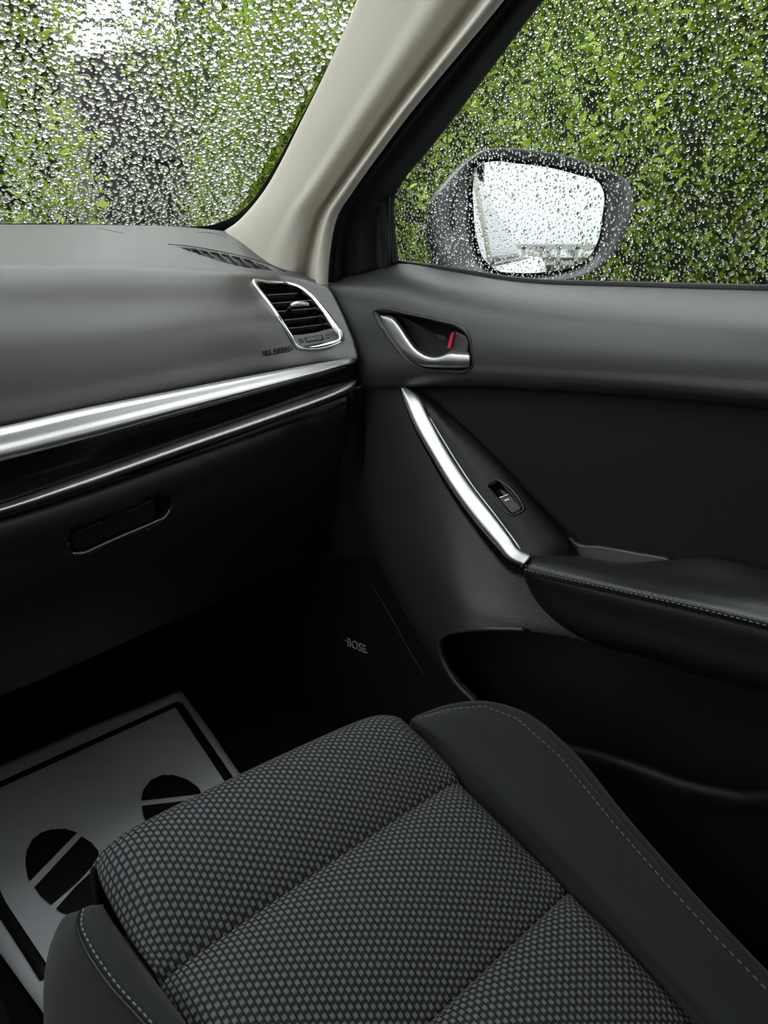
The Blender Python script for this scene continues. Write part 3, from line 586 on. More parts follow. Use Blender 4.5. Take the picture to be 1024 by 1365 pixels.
# speaker grille with its lettering
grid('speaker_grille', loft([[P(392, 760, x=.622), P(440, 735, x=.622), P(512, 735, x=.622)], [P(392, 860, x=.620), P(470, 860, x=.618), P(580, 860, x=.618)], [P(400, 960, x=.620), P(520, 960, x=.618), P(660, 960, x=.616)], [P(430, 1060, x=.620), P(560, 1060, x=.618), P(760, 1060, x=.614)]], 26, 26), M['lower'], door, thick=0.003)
sweep('grille_seam', spline([P(a, b, x=.6165) for a, b in ((495, 779), (520, 820), (545, 866), (566, 902))], 20), oval(0.0007, 0.0006, 6), ix, M['door_hard'], door)
bx = P(489, 866, x=.614) - P(460, 854, x=.614)
text('speaker_lettering', 'BOSE', 0.021, P(474.5, 861, x=.6145), bx, (0.0, 0.12, 0.99), M['grey_text'], door, shear=0.2)
for q0, q1 in (((457.5, 852.8), (464, 855.5)), ((484, 867.5), (491, 870.5))):
    sweep('lettering_bar', np.linspace(P(*q0, x=.6145), P(*q1, x=.6145), 4), oval(0.0005, 0.0005, 6), ix, M['grey_text'], door)

# fabric insert behind the armrest
grid('insert_panel', loft_b([row([(540, 505), (640, 506), (760, 510), (900, 518), (1024, 532), (1250, 552)], 0.640), row([(560, 545), (650, 560), (760, 570), (900, 585), (1024, 600), (1250, 640)], 0.632), row([(640, 640), (700, 650), (780, 665), (900, 685), (1024, 700), (1250, 740)], 0.630), row([(720, 745), (780, 755), (840, 765), (920, 780), (1024, 800), (1250, 850)], 0.632)], 80, 50), M['insert'], door, thick=0.006)
# black switch panel with the window switch
so = [(539, 517), (566.5, 541), (577, 567), (602, 610), (628, 649), (653.5, 682), (679, 715), (692, 733), (707, 744)]
si = [(545, 515), (580, 536), (608, 562), (645, 598), (685, 640), (716, 674), (745, 706), (762, 727), (768, 746)]
sxa, sxb = np.array([0.612, 0.606, 0.600, 0.594, 0.588, 0.582, 0.577, 0.573, 0.570]), np.array([0.628, 0.626, 0.622, 0.620, 0.618, 0.616, 0.614, 0.612, 0.612])
smid = [((a + c) / 2, (b + d) / 2) for (a, b), (c, d) in zip(so, si)]
SV = loft([row(so, list(sxa)), row(smid, list((sxa + sxb) / 2 - 0.004)), row(si, list(sxb)), row([(a + 1, b) for a, b in si], list(sxb + 0.02))], 200, 60)
sw_o = [(648, 647), (652, 643), (664, 638.5), (669, 641), (699, 674), (701, 679), (697, 683), (683, 688.5), (678, 686), (650, 652)]
SWP = grid('switch_panel', SV, M['black'], door, hole=in_poly([(651, 647.5), (665, 641.5), (697, 678), (681.5, 685)]), thick=0.004)
on_sw = on_grid(SV)
swp = np.array([on_sw(a, b) for a, b in sw_o]); sc_ = swp.mean(0); sn = np.linalg.svd(swp - sc_)[2][2]; sn = sn if sn @ (CAM - sc_) > 0 else -sn
def spt(px, py, lift=0.0): return P(px, py, pl=(sn, float(sn @ (sc_ - CAM)) + lift))
swi = [(651, 648), (654, 645), (664, 641.3), (667, 643), (695.5, 674.8), (697, 678), (694.5, 680.5), (683.5, 684.8), (680.5, 683.5), (653, 652)]
a_ = spline([spt(*q, 0.0005) for q in sw_o], 60, True); b_ = spline([spt(*q, 0.0005) for q in swi], 60, True)
rg = np.stack([a_ - sn * 0.004, a_, a_ * 0.6 + b_ * 0.4 + sn * 0.0012, b_, b_ - sn * 0.008, b_ * 0.1 + b_.mean(0) * 0.9 - sn * 0.009]); rg = np.concatenate([rg, rg[:, :1]], 1)
swb = grid('window_switch', rg, M['piano'], SWP, thick=0)
plate('switch_key', [spt(a, b, 0.0015) for a, b in ((665.5, 664), (670, 661.5), (678, 658.5), (681, 660), (695, 676), (694, 679.5), (684, 684), (680.5, 682.5))], sn, 0.008, 0.0012, M['door_hard'], SWP)
sweep('key_edge', np.linspace(spt(665.5, 663.8, 0.0022), spt(680, 658.6, 0.0022), 6), oval(0.0007, 0.0005, 6), sn, M['chrome'], SWP)
plate('switch_mark', [spt(a, b, 0.0024) for a, b in ((672.5, 666.2), (678.2, 664.2), (679.2, 666), (673.5, 668.2))], sn, 0.0008, 0.0001, M['white_mark'], SWP)

# silver pull strip
ol = [(535, 518), (540, 533), (548.6, 556.5), (577, 608), (602, 649), (633, 692), (664, 728), (677, 743), (697, 753)]
il = [(541, 516), (560, 532), (571, 555), (602, 610), (628, 649), (653.5, 682), (679, 715), (691, 732), (707, 740)]
pxs = np.array([0.612, 0.603, 0.595, 0.584, 0.575, 0.566, 0.559, 0.555, 0.551])
pull = grid('pull_strip', loft([row([(a, b + 1) for a, b in ol], list(pxs + 0.010)), row(ol, list(pxs - 0.003)), row(lerp(ol, il, 0.05), list(pxs - 0.0065)), row(lerp(ol, il, 0.14), list(pxs - 0.0068)), row(lerp(ol, il, 0.5), list(pxs - 0.0035)), row(lerp(ol, il, 0.86), list(pxs + 0.0005)), row(lerp(ol, il, 0.95), list(pxs + 0.002)), row(il, list(pxs + 0.0045)), row([(a + 1, b - 0.5) for a, b in il], list(pxs + 0.014))], 110, 48), M['satin'], door, thick=0.002)
ub = [(533.5, 519), (537, 535), (546, 560), (573, 613), (597, 655), (627, 699), (656, 737), (676, 759.5), (696, 769)]
under = grid('strip_underside', loft([row(ol, list(pxs + 0.003)), row(lerp(ol, ub, 0.6), list(pxs + 0.003)), row(ub, list(pxs + 0.010)), row([(a - 1, b + 1) for a, b in ub], list(pxs + 0.03))], 90, 14), M['piano'], pull, thick=0.002)
sweep('strip_edge', spline(row([(a, b) for a, b in ub], list(pxs + 0.0095)), 80), oval(0.0006, 0.0006, 6), ix, M['door_hard'], pull)
# second bright line between the strip and the switch panel
sweep('inner_bead', spline(row([(573, 556), (584, 575), (606, 611), (632, 650), (657, 682), (682, 715), (694, 732)], list(pxs[2:] + 0.006)), 60), oval(0.0009, 0.0009, 6), ix, M['silver'], pull)

# armrest pad, stitching, side
aA = [(705, 737), (766, 741), (827, 750), (880, 748), (950, 744), (1024, 760), (1250, 812)]
aT = [(706, 741), (780, 752), (845, 762), (905, 770), (960, 776), (1024, 782), (1250, 835)]
aB = [(703, 748), (780, 764), (850, 779), (905, 790), (960, 800), (1024, 812), (1250, 862)]
aC = [(699, 757), (775, 774), (845, 789.5), (905, 803), (960, 816), (1024, 832), (1250, 884)]
aD = [(698, 763), (773, 780), (843, 795), (903, 808), (958, 821), (1024, 837), (1250, 890)]
arm = grid('armrest', loft_b([row([(a, b + 3) for a, b in aA], 0.632), row(aA, [0.60, 0.606, 0.61, 0.61]), row(aT, [0.572, 0.576, 0.578, 0.578]), row(aB, [0.553, 0.553, 0.550, 0.548]), row(aC, [0.546, 0.543, 0.540, 0.537]), row(aD, [0.548, 0.545, 0.542, 0.539]), row([(a, b + 2) for a, b in aD], 0.56)], 110, 60), M['leather'], door, thick=0.004)
def stitches(name, path, L, gap, rad, mt, parent, ref, label=None):
    p = np.array(path); S = np.concatenate([[0], np.cumsum(np.linalg.norm(np.diff(p, axis=0), axis=1))]); V = []; Fq = []
    q = lambda s: np.array([np.interp(s, S, p[:, k]) for k in range(3)])
    s = 0; pr = oval(rad, rad * 0.8, 6)
    while s + L < S[-1]:
        a, b = q(s), q(s + L); t = (b - a) / np.linalg.norm(b - a); sd = np.cross(t, ref); sd = sd / np.linalg.norm(sd); up = np.cross(sd, t); base = len(V)
        for f, c in ((0.0, 0.35), (0.25, 1.0), (0.75, 1.0), (1.0, 0.35)):
            for u, v in pr: V.append(a + (b - a) * f + (sd * u + up * v) * c)
        for k in range(3):
            for i in range(6): j = (i + 1) % 6; Fq.append((base + k*6 + i, base + k*6 + j, base + k*6 + 6 + j, base + k*6 + 6 + i))
        s += L + gap
    o = link(name, fast_mesh(name, V, Fq), mt, parent); o['kind'] = 'stuff'
    if label: o['label'] = label
    return o
stitches('stitching', spline(row([(a, b + 2.2) for a, b in aC], list(np.array([0.546, 0.543, 0.540, 0.537]) - 0.0012)), 200), 0.0036, 0.0014, 0.0007, M['thread_dark'], arm, ix)
stitches('stitching', spline(row([(a, b - 3.5) for a, b in aC], list(np.array([0.5475, 0.5445, 0.5415, 0.5385]) - 0.001)), 200), 0.0036, 0.0014, 0.0005, M['thread_dark'], arm, ix)
lip = [(700, 772), (714, 796), (740, 823), (786, 851), (858, 871), (935, 896), (1024, 920), (1250, 985)]
aD8 = [(698, 764), (735, 772), (773, 780), (843, 795), (903, 808), (958, 821), (1024, 837), (1250, 890)]
grid('armrest_side', loft_b([row([(a, b - 1) for a, b in aD8], 0.556), row(aD8, [0.5505, 0.548, 0.546, 0.543]), row(lerp(aD8, lip, 0.5), [0.552, 0.545, 0.541, 0.538]), row(lerp(aD8, lip, 0.93), [0.556, 0.546, 0.541, 0.538]), row(lip, [0.560, 0.551, 0.546, 0.543]), row([(a, b + 1) for a, b in lip], 0.60)], 100, 40), M['lower'], door, thick=0.004)
plate('tray_lining', spline([P(a, b, x=0.622) for a, b in ((757, 717), (767, 724.5), (800, 729), (845, 737), (893, 748), (860, 760), (766, 752), (764, 738))], 60, True), ix, 0.006, 0.001, M['dash'], door)

# window frame, mirror corner cover, glass
fl_ = [(803, -180), (738, -90), (670, 0), (602, 83), (547, 150), (507, 203), (469, 256), (448, 290), (439, 335), (436, 380)]
fr_ = [(905, -215), (812, -105), (722, 0), (655, 88), (600, 160), (560, 210), (535, 241), (524, 262), (524, 310), (528, 356)]
rowsF = []
for i, ((a, b), (c, d)) in enumerate(zip(fl_, fr_)):
    k = i / 9; xa = np.interp(k, [0, 1], [0.552, 0.622]); xb = np.interp(k, [0, 0.7, 1], [0.585, 0.65, 0.668])
    f = lambda t: (a + (c - a) * t, b + (d - b) * t)
    rowsF.append([P(*f(-0.03), x=xa + 0.02), P(*f(0.02), x=xa), P(*f(0.16), x=xa - 0.002), P(*f(0.24), x=xa + 0.010), P(*f(0.55), x=xa * 0.6 + xb * 0.4), P(*f(0.9), x=xb - 0.006), P(*f(1.0), x=xb), P(*f(1.01), x=xb + 0.02)])
wf = grid('window_frame', loft(to_roof(rowsF), 40, 90), M['frame_black'], door, thick=0.004)
grid('upper_frame', loft([[Q(0.52, y, 0.425), Q(0.545, y, 0.385), Q(0.572, y, 0.372), Q(0.60, y, 0.40)] for y in (0.46, 0.2, -0.1, -0.40)], 16, 14), M['frame_black'], door, thick=0.004)
plate('mirror_corner_cover', spline([P(a, b, x=c) for a, b, c in ((460, 355, .638), (462, 330, .632), (470, 300, .630), (487, 272, .632), (505, 262, .640), (514, 268, .646), (517, 300, .648), (519, 345, .652), (519, 353, .654), (490, 358, .646))], 70, True), (-0.9, -0.35, 0.1), 0.006, 0.003, M['sail'], door)
sweep('corner_crease', spline([P(a, b, x=c) for a, b, c in ((488, 300, .632), (484, 325, .637), (481, 356, .642))], 14), oval(0.002, 0.0015, 8), (-0.9, -0.35, 0), M['frame_black'], door)
sweep('glass_run', spline([P(a, b, x=c) for a, b, c in ((519, 262, .649), (518.5, 285, .650), (521, 320, .655), (524, 352, .660))], 20), oval(0.0018, 0.0018, 8), ix, M['rubber'], door)
sweep('sill_seal', spline(row([(a, b - 2.5) for a, b in sill[2:]], 0.6765), 80), oval(0.003, 0.0045, 8), (0, 0, 1), M['rubber'], door)
def wg(y, z):     # side glass: leans inward towards the roof
    return Q(0.683 - 0.23 * max(z + 0.05, -0.05) - 0.10 * max(z, 0) ** 2, y, z)
GW = np.array([[wg(y, z) for y in np.linspace(0.85, -0.35, 30)] for z in np.linspace(-0.09, 0.42, 20)])
# trim the sheet to the window opening in front
ca = lambda z: 0.80 - 1.05 * max(z - 0.05, -0.0) 
GW = np.array([[wg(y, z) for y in np.linspace(ca(z), -0.35, 30)] for z in np.linspace(-0.09, 0.42, 20)])
grid('window_glass', GW, M['glass'], door, thick=0)

# ================================================================ SIDE MIRROR (outside the door window)
mir = thing('side_mirror', 'dark wing mirror with raindrops outside the passenger window', 'mirror')
m_in, m_out = P(575, 290, y=0.715), P(843, 260, y=0.5805)
md = m_out - m_in; md[2] = 0; md /= np.linalg.norm(md); mn = np.array([md[1], -md[0], 0]); mn = mn if mn[1] < 0 else -mn
MPd = float(mn @ (m_in - CAM)) 
def mp(px, py, lift=0.0): return P(px, py, pl=(mn, MPd + lift))
sh = [(574, 290), (580, 268), (600, 240), (625, 214), (645, 201), (680, 197), (720, 201), (770, 211), (815, 228), (838, 242), (845, 262), (842, 292), (828, 325), (808, 350), (780, 368), (740, 376), (680, 378), (620, 374), (585, 362), (577, 330)]
gls = [(632, 236), (638, 220), (650, 216), (690, 218), (730, 223), (770, 233), (800, 245), (805, 256), (803, 290), (796, 325), (785, 343), (765, 355), (735, 362), (690, 364), (664, 361), (645, 345), (635, 315), (631, 270)]
so_ = spline([mp(*q) for q in sh], 120, True); gi = spline([mp(a, b, -0.008) for a, b in gls], 120, True)
# align start of both rings by angle
def by_angle(r):
    c = r.mean(0); a = np.arctan2(r[:, 2] - c[2], (r - c) @ md); return np.roll(r, -int(np.argmin(np.abs(a - math.pi + 0.05))), 0)
def ccw(r):
    c = r.mean(0); a = np.unwrap(np.arctan2(r[:, 2] - c[2], (r - c) @ md)); return r if a[-1] > a[0] else r[::-1]
so_, gi = by_angle(ccw(so_)), by_angle(ccw(gi))
cs = so_.mean(0)
big = lambda k, d: (so_ - cs) * k + cs - mn * d
gbig = (gi - gi.mean(0)) * 1.05 + gi.mean(0)
shell = np.stack([big(0.02, 0.115), big(0.45, 0.110), big(0.75, 0.092), big(0.92, 0.062), big(1.0, 0.030), big(1.015, 0.012), big(1.0, 0.002), so_ * 0.93 + gbig * 0.07 + mn * 0.003, so_ * 0.6 + gbig * 0.4 + mn * 0.002, so_ * 0.2 + gbig * 0.8 - mn * 0.001, gbig - mn * 0.004, gbig - mn * 0.02])
shell = np.concatenate([shell, shell[:, :1]], 1)
grid('mirror_housing', shell, M['mirror_shell'], mir, thick=0)
tilt = mn + np.array([0.0, 0, 0.0])
plate('mirror_glass', gi, mn, 0.004, 0.0006, M['mirror'], mir)
sweep('housing_crease', spline([mp(a, b, 0.001) for a, b in ((634, 224), (625, 246), (610, 268), (605, 285), (609, 305))], 24), oval(0.0022, 0.002, 8), mn, M['mirror_shell'], mir)
grid('mirror_foot', loft([[mp(585, 345, -0.03), mp(640, 374, -0.03), mp(700, 378, -0.04)], [Q(0.70, 0.72, -0.06), Q(0.71, 0.66, -0.07), Q(0.72, 0.60, -0.07)]], 10, 6), M['mirror_shell'], mir, thick=0.01)

# ================================================================ CAR BODY (seen in the wing mirror)
body = thing('car_body', 'pale silver body side of the same car, reflected in the wing mirror', 'car body', kind='structure')
def bs(y, k): return 0.02 * math.sin((y + 2.4) * 1.9) * k
rowsB = []
for z, xo in ((-0.048, 0.700), (-0.07, 0.735), (-0.14, 0.775), (-0.35, 0.795), (-0.55, 0.79), (-0.85, 0.76)):
    rowsB.append([Q(xo + bs(y, 1 if z < -0.1 else 0.2) + (-0.10 if y < -3.1 else 0) - (0.05 if y > 0.95 else 0), y, z) for y in (1.1, 0.8, 0.3, -0.4, -1.2, -2.0, -2.7, -3.1, -3.4)])
grid('body_side', loft(rowsB, 60, 30), M['paint'], body, thick=0.01, face=np.array([8, -1, 1.2]))
grid('rear_side_glass', np.array([[Q(0.688 - 0.26 * k - 0.05 * (y < -2.0), y, -0.05 + 0.42 * k) for y in np.linspace(-0.36, -2.4, 12)] for k in np.linspace(0, 1, 8)]), M['privacy'], body, thick=0.006, face=np.array([8, -1, 1.2]))
grid('roof_skin', np.array([[Q(x, y, RO + 0.10 - 0.06 * ((x + 0.125) / 0.68) ** 2) for y in np.linspace(0.30, -2.6, 8)] for x in np.linspace(-0.80, 0.55, 10)]), M['paint'], body, thick=0.004, face=np.array([0, 0, 9]))
grid('bonnet', np.array([[Q(x, y, -0.02 - 0.16 * ((y - 1.3) / 1.0) ** 2 - 0.05 * ((x + 0.125) / 0.8) ** 2) for x in np.linspace(-0.9, 0.65, 10)] for y in np.linspace(1.36, 2.3, 8)]), M['paint'], body, thick=0.004, face=np.array([0, 0, 9]))

# ================================================================ PASSENGER SEAT
A_ = math.radians(13); EV = np.array([0, math.cos(A_), math.sin(A_)]); EN = np.array([0, -math.sin(A_), math.cos(A_)]); EX = np.array([1.0, 0, 0])
HS = -0.5
def S(x, v, n): return CAM + EX * x + EV * v + EN * (HS + n)
def spx(px, py, n=0.0): return P(px, py, pl=(EN, HS + n))
seat = thing('passenger_seat', 'dark cloth passenger seat cushion with woven centre and stitched bolsters', 'seat')
XL, XR = 0.104, 0.386
VS = [0.2335, 0.1074, -0.019, -0.15]
def edge_dip(s): return -0.007 * (np.exp(-(s / 0.012)) + np.exp(-((1 - s) * (XR - XL) / 0.012) * 1.0)) if False else 0
def panel(name, prof, xl=XL, xr=XR, skew=0.0):
    """prof: list of (v, n) along the panel; rounded down at both sides"""
    pr = np.array(prof); N = 70
    xs = np.linspace(0, 1, N); Wd = xr - xl
    V = np.zeros((len(pr), N, 3))
    for j, s in enumerate(xs):
        d = min(s, 1 - s) * Wd
        dip = -0.007 * math.exp(-d / 0.007) - 0.003 * math.exp(-d / 0.03)
        crown = 0.004 * math.sin(math.pi * s); w_ = math.exp(-(d / 0.010) ** 1.3)
        for i, (v, n) in enumerate(pr): V[i, j] = S(xl + s * Wd, v + ((skew * (1 - s) - 0.014 * math.exp(-d / 0.012)) * min(1.0, max(0.0, (v - VS[0]) / 0.08)) if skew else 0.0), (n + crown) * (1 - w_) + min(n, -0.012) * w_)
    return grid(name, V, M['weave'], seat, thick=0.006)
def puff(v0, v1, H=0.019, n=34):
    out = []
    for t in np.linspace(0, 1, n):
        out.append((v1 + (v0 - v1) * t, H * (1 - abs(2 * t ** 0.62 - 1) ** 2.2) - 0.015))
    return [(v1 + 0.001, -0.022)] + out + [(v0 - 0.001, -0.022)]
# front roll: over the edge and down
fp = [(VS[0] - 0.001, -0.022)]
for t in np.linspace(0, 0.5, 14): fp.append((VS[0] + 0.060 * t * 2, 0.019 * (1 - abs(2 * t - 1) ** 2.0) - 0.015))
v_c, r_c = 0.297, 0.034
for a in np.linspace(3, 96, 20): fp.append((v_c + r_c * math.sin(math.radians(a)), 0.004 - r_c + r_c * math.cos(math.radians(a))))
fp += [(0.328, -0.07), (0.320, -0.11), (0.306, -0.14)]
panel('seat_panel', fp, skew=0.014)
for a, b in ((VS[1], VS[0]), (VS[2], VS[1]), (VS[3], VS[2])): panel('seat_panel', puff(a, b))
# right bolster
b_in = [(547, 962), (575, 990), (613, 1031), (650, 1068), (690, 1108), (762, 1181), (850, 1279), (930, 1366), (1010, 1452)]
b_mid = [(550, 957), (590, 962), (640, 990), (690, 1035), (740, 1086), (810, 1162), (890, 1256), (965, 1340), (1035, 1415)]
b_st = [(553, 958), (600, 945), (642, 941), (675, 949), (720, 981), (762, 1027), (822, 1102), (882, 1171), (942, 1236)]
b_st = [(552, 959), (598, 945.5), (645, 941), (690, 958), (745, 1007), (822, 1102), (890, 1180), (955, 1250), (1025, 1322)]
b_ed = [(554, 954), (600, 938.5), (648, 934.5), (697, 948), (757, 995), (836, 1090), (906, 1170), (970, 1240), (1040, 1312)]
off_i = [-0.010] * 9; off_m = [-0.004, 0.002, 0.004, 0.006, 0.007, 0.008, 0.009, 0.010, 0.010]
off_s = [-0.012, -0.006, 0.0, 0.006, 0.010, 0.014, 0.016, 0.018, 0.018]
def srow(pts, offs, dx=0.0, dn=0.0, dv=0.0): return [spx(a, b, o) + EX * dx + EN * dn + EV * dv for (a, b), o in zip(pts, offs)]
off_e = [o - 0.004 for o in off_s]
def drop(dx, dn, dv):
    r = srow(b_ed, off_e); k = [0.1, 0.3, 0.6, 1, 1, 1, 1, 1, 1]
    return [p + EX * dx * a + EN * dn + EV * dv * (1 - a) for p, a in zip(r, k)]
RB_rows = [srow(b_in, off_i, 0, -0.012), srow(b_in, off_i), srow(lerp(b_in, b_mid, 0.35), [o * 0.6 for o in off_m]), srow(b_mid, off_m), srow(lerp(b_mid, b_st, 0.6), [(a + b) / 2 + 0.002 for a, b in zip(off_m, off_s)]), srow(b_st, off_s), srow(b_ed, off_e), drop(0.012, -0.018, 0.004), drop(0.018, -0.06, 0.0), drop(0.012, -0.13, -0.01)]
RBV = loft(tail(RB_rows, -EV * 0.24), 160, 90)
rb = grid('side_bolster', RBV, M['cloth'], seat, thick=0.004, face=np.array([0.3, 0.1, 9.0]))
from mathutils.bvhtree import BVHTree
def on_surface(V):
    nv, nu = V.shape[:2]; ii = np.arange(nv * nu).reshape(nv, nu)
    bv = BVHTree.FromPolygons([Vector(p) for p in V.reshape(-1, 3)], np.stack([ii[:-1, :-1], ii[:-1, 1:], ii[1:, 1:], ii[1:, :-1]], -1).reshape(-1, 4).tolist())
    def f(px, py, lift=0.0):
        d = Vector(ray(px, py)).normalized()
        for k in range(30):          # walk down on to the surface if the silhouette is just missed
            h = bv.ray_cast(Vector(CAM), Vector(ray(px - 0.3 * k, py + 0.7 * k)).normalized())
            if h[0] is not None: return np.array(h[0] - d * lift)
        raise ValueError
    return f
on_rb = on_surface(RBV)
stitches('stitching', spline([on_rb(a, b, 0.0014) for a, b in resample([(a, b, 0) for a, b in b_st], 60)[:, :2]], 400), 0.0040, 0.0022, 0.00055, M['thread'], rb, EN)
sweep('seam', spline([on_rb(a, b, 0.0004) for a, b in resample([(a, b, 0) for a, b in lerp(b_st, b_ed, 0.5)], 50)[:, :2]], 160), oval(0.0010, 0.0006, 6), EN, M['black'], rb)
# left bolster
l_in = [(133, 1207), (150, 1231), (173, 1261), (203, 1301), (249, 1363), (290, 1420)]
l_st = [(110, 1212), (106, 1232), (118, 1262), (148, 1307), (198, 1362), (240, 1412)]
l_md = [(120, 1207), (128, 1228), (147, 1261), (178, 1304), (226, 1363), (266, 1416)]
l_ed = [(100, 1216), (94, 1238), (100, 1268), (128, 1315), (176, 1372), (218, 1422)]
l_ou = [(93, 1219), (72, 1247), (62, 1283), (60, 1320), (64, 1362), (70, 1420)]
lo = [-0.012, -0.004, 0.002, 0.006, 0.010, 0.012]
lrow = lambda pts, o, dx=0, dn=0, dv=0: [spx(a, b, q) + EX * dx + EN * dn + EV * dv for (a, b), q in zip(pts, o)]
LB_rows = [lrow(l_in, [-0.03] * 6), lrow(l_in, [-0.014] * 6), lrow(l_md, [a + 0.001 for a in lo]), lrow(l_st, lo), lrow(l_ed, [a - 0.008 for a in lo]), lrow(l_ou, [a - 0.055 for a in lo]), lrow(l_ou, [a - 0.055 for a in lo], 0.01, -0.10)]
LB_rows = [[q[0] + EN * (-0.17 - (q[0] - CAM) @ EN + HS) + EV * 0.004, q[0] + EN * (-0.03) + EV * 0.004] + q for q in tail(LB_rows, -EV * 0.30)]
lb = grid('side_bolster', loft(LB_rows, 110, 60), M['cloth'], seat, thick=0.004, face=np.array([-0.5, 0.1, 9.0]))
stitches('stitching', spline(lrow(lerp(l_st, l_md, 0.12), [a + 0.0022 for a in lo]), 200), 0.0036, 0.0016, 0.0006, M['thread'], lb, EN)
sweep('seam', spline(lrow(lerp(l_st, l_ed, 0.25), [a + 0.0 for a in lo]), 80), oval(0.0010, 0.0007, 6), EN, M['black'], lb)
# body of the cushion under the covers, and the unseen backrest, added to block light from the rear
cb = [S(x, v, n) for x, v, n in ((0.09, 0.285, -0.03), (0.43, 0.285, -0.03), (0.43, -0.2, -0.03), (0.09, -0.2, -0.03))]
plate('cushion_base', np.array(cb), EN, 0.12, 0.01, M['cloth'], seat)
box('seat_rail', (0.12, -0.25, -0.80), (0.15, 0.22, -0.62), M['black'], seat); box('seat_rail', (0.36, -0.25, -0.80), (0.39, 0.22, -0.62), M['black'], seat)
o = grid('backrest', loft([[Q(0.03, -0.14, -0.52), Q(0.245, -0.20, -0.50), Q(0.48, -0.14, -0.52)], [Q(0.02, -0.20, -0.25), Q(0.245, -0.27, -0.25), Q(0.49, -0.20, -0.25)], [Q(0.06, -0.34, 0.08), Q(0.245, -0.38, 0.10), Q(0.44, -0.34, 0.08)]], 20, 20), M['cloth'], seat, thick=0.10)

# ================================================================ PAPER FLOOR MAT
ZM = -0.798
mo = [P(240, 918, z=ZM), P(315, 1025, z=ZM), Q(0.425, 0.52, ZM), Q(0.105, 0.52, ZM), P(63, 1357, z=ZM), P(0, 1271, z=ZM), Q(-0.005, 1.13, ZM)]
mat_o = thing('paper_floor_mat', 'white paper floor mat printed with shoe prints in the foot well', 'floor mat')
c_ = np.array(mo)
L0, L1 = [Q(-0.005, 1.135, ZM), P(0, 1271, z=ZM), P(63, 1357, z=ZM), Q(0.105, 0.50, ZM)], [P(240, 918, z=ZM), P(278, 970, z=ZM), P(315, 1025, z=ZM), Q(0.425, 0.50, ZM)]
MV = np.stack([resample([spline(L0, 40)[i], spline(L1, 40)[i]], 30) for i in range(40)])
MV[:, :, 2] += 0.0015 * np.sin(MV[:, :, 0] * 23 + 1.0) * np.cos(MV[:, :, 1] * 17)
grid('paper_sheet', MV, M['paper'], mat_o, thick=0.0004)
zi = ZM + 0.0022
def ink(name, pts, parent=mat_o):
    n = (0, 0, 1); return plate(name, [P(a, b, z=zi) if len(q) == 2 else Q(*q) for q in pts for a, b in [q[:2]]], n, 0.0003, 0.00005, M['ink'], parent, steps=1)
def strip(pts, w):
    p = np.array(pts); return sweep('printed_border', p, [(-w, 0), (w, 0), (w, 0.0003), (-w, 0.0003)], (0, 0, 1), M['ink'], mat_o)
fa, fb = P(0, 1046, z=zi), P(237, 938, z=zi); fr0 = fa + (fa - fb) * 0.32
strip(np.linspace(fr0, fb + (fb - fa) * 0.012, 12), 0.0075)
strip(np.linspace(fb, P(335, 1083, z=zi), 12), 0.0075)
strip(np.linspace(P(-40, 1120, z=zi), P(0, 1207, z=zi), 6).tolist() + np.linspace(P(0, 1207, z=zi), P(62, 1302, z=zi), 8).tolist()[1:], 0.007)
# shoe prints: front of the sole cut by two pale bars, heel under the seat
z7 = lambda a, b: (a / 1.969, 880 + b / 1.969)
ink('shoe_print', [z7(*q) for q in ((67, 530), (70, 500), (85, 470), (108, 452), (135, 444), (170, 442), (203, 452), (78, 580), (71, 560))])
ink('shoe_print', [z7(*q) for q in ((214, 462), (240, 478), (258, 500), (262, 520), (205, 580), (134, 641), (108, 620), (90, 596))])
ink('shoe_print', [z7(*q) for q in ((200, 592), (262, 535), (262, 580), (250, 640), (220, 668), (190, 668), (165, 662), (147, 652))])
ink('shoe_print', [z7(*q) for q in ((371, 367), (376, 340), (395, 315), (425, 301), (455, 301), (490, 312), (520, 333), (530, 350))])
ink('shoe_print', [z7(*q) for q in ((372, 382), (540, 362), (560, 400), (560, 440), (430, 470), (395, 440), (378, 412))])

# ================================================================ HEDGES
def leaf_template():
    # folded pointed oval, 2 x 4 quads along the midrib
    st = [0, 0.30, 0.68, 1.0]; wd = [0.02, 0.44, 0.40, 0.01]; V = []; Fq = []
    for s, w_ in zip(st, wd):
        bend = -0.12 * s * s
        V += [(-w_ * 0.5, s, bend + 0.10 * w_), (0, s, bend), (w_ * 0.5, s, bend + 0.10 * w_)]
    for i in range(3):
        for k in range(2): Fq.append((i*3+k, i*3+k+1, i*3+3+k+1, i*3+3+k))
    return np.array(V, float), np.array(Fq)
LT_, LF_ = leaf_template()
LT2 = np.array([(-0.01, 0, 0), (0, 0, -0.02), (0.01, 0, 0), (-0.25, 0.45, 0.02), (0, 0.45, -0.05), (0.25, 0.45, 0.02), (-0.01, 1, -0.12), (0, 1, -0.13), (0.01, 1, -0.12)]); LF2 = np.array([(0, 1, 4, 3), (1, 2, 5, 4), (3, 4, 7, 6), (4, 5, 8, 7)])
def frames(d, roll):
    d = d / np.linalg.norm(d, axis=1)[:, None]
    up = np.tile([0.0, 0, 1], (len(d), 1)); s = np.cross(d, up); s /= np.linalg.norm(s, axis=1)[:, None] + 1e-6
    n_ = np.cross(s, d)
    c, q = np.cos(roll)[:, None], np.sin(roll)[:, None]
    return s * c + n_ * q, d, n_ * c - s * q
def leaf_arrays(pos, dirs, roll, size, LT):
    ex, ey, ez = frames(dirs, roll)
    V = pos[:, None] + size[:, None, None] * (LT[None, :, :1] * ex[:, None] + LT[None, :, 1:2] * ey[:, None] + LT[None, :, 2:] * ez[:, None])
    return V
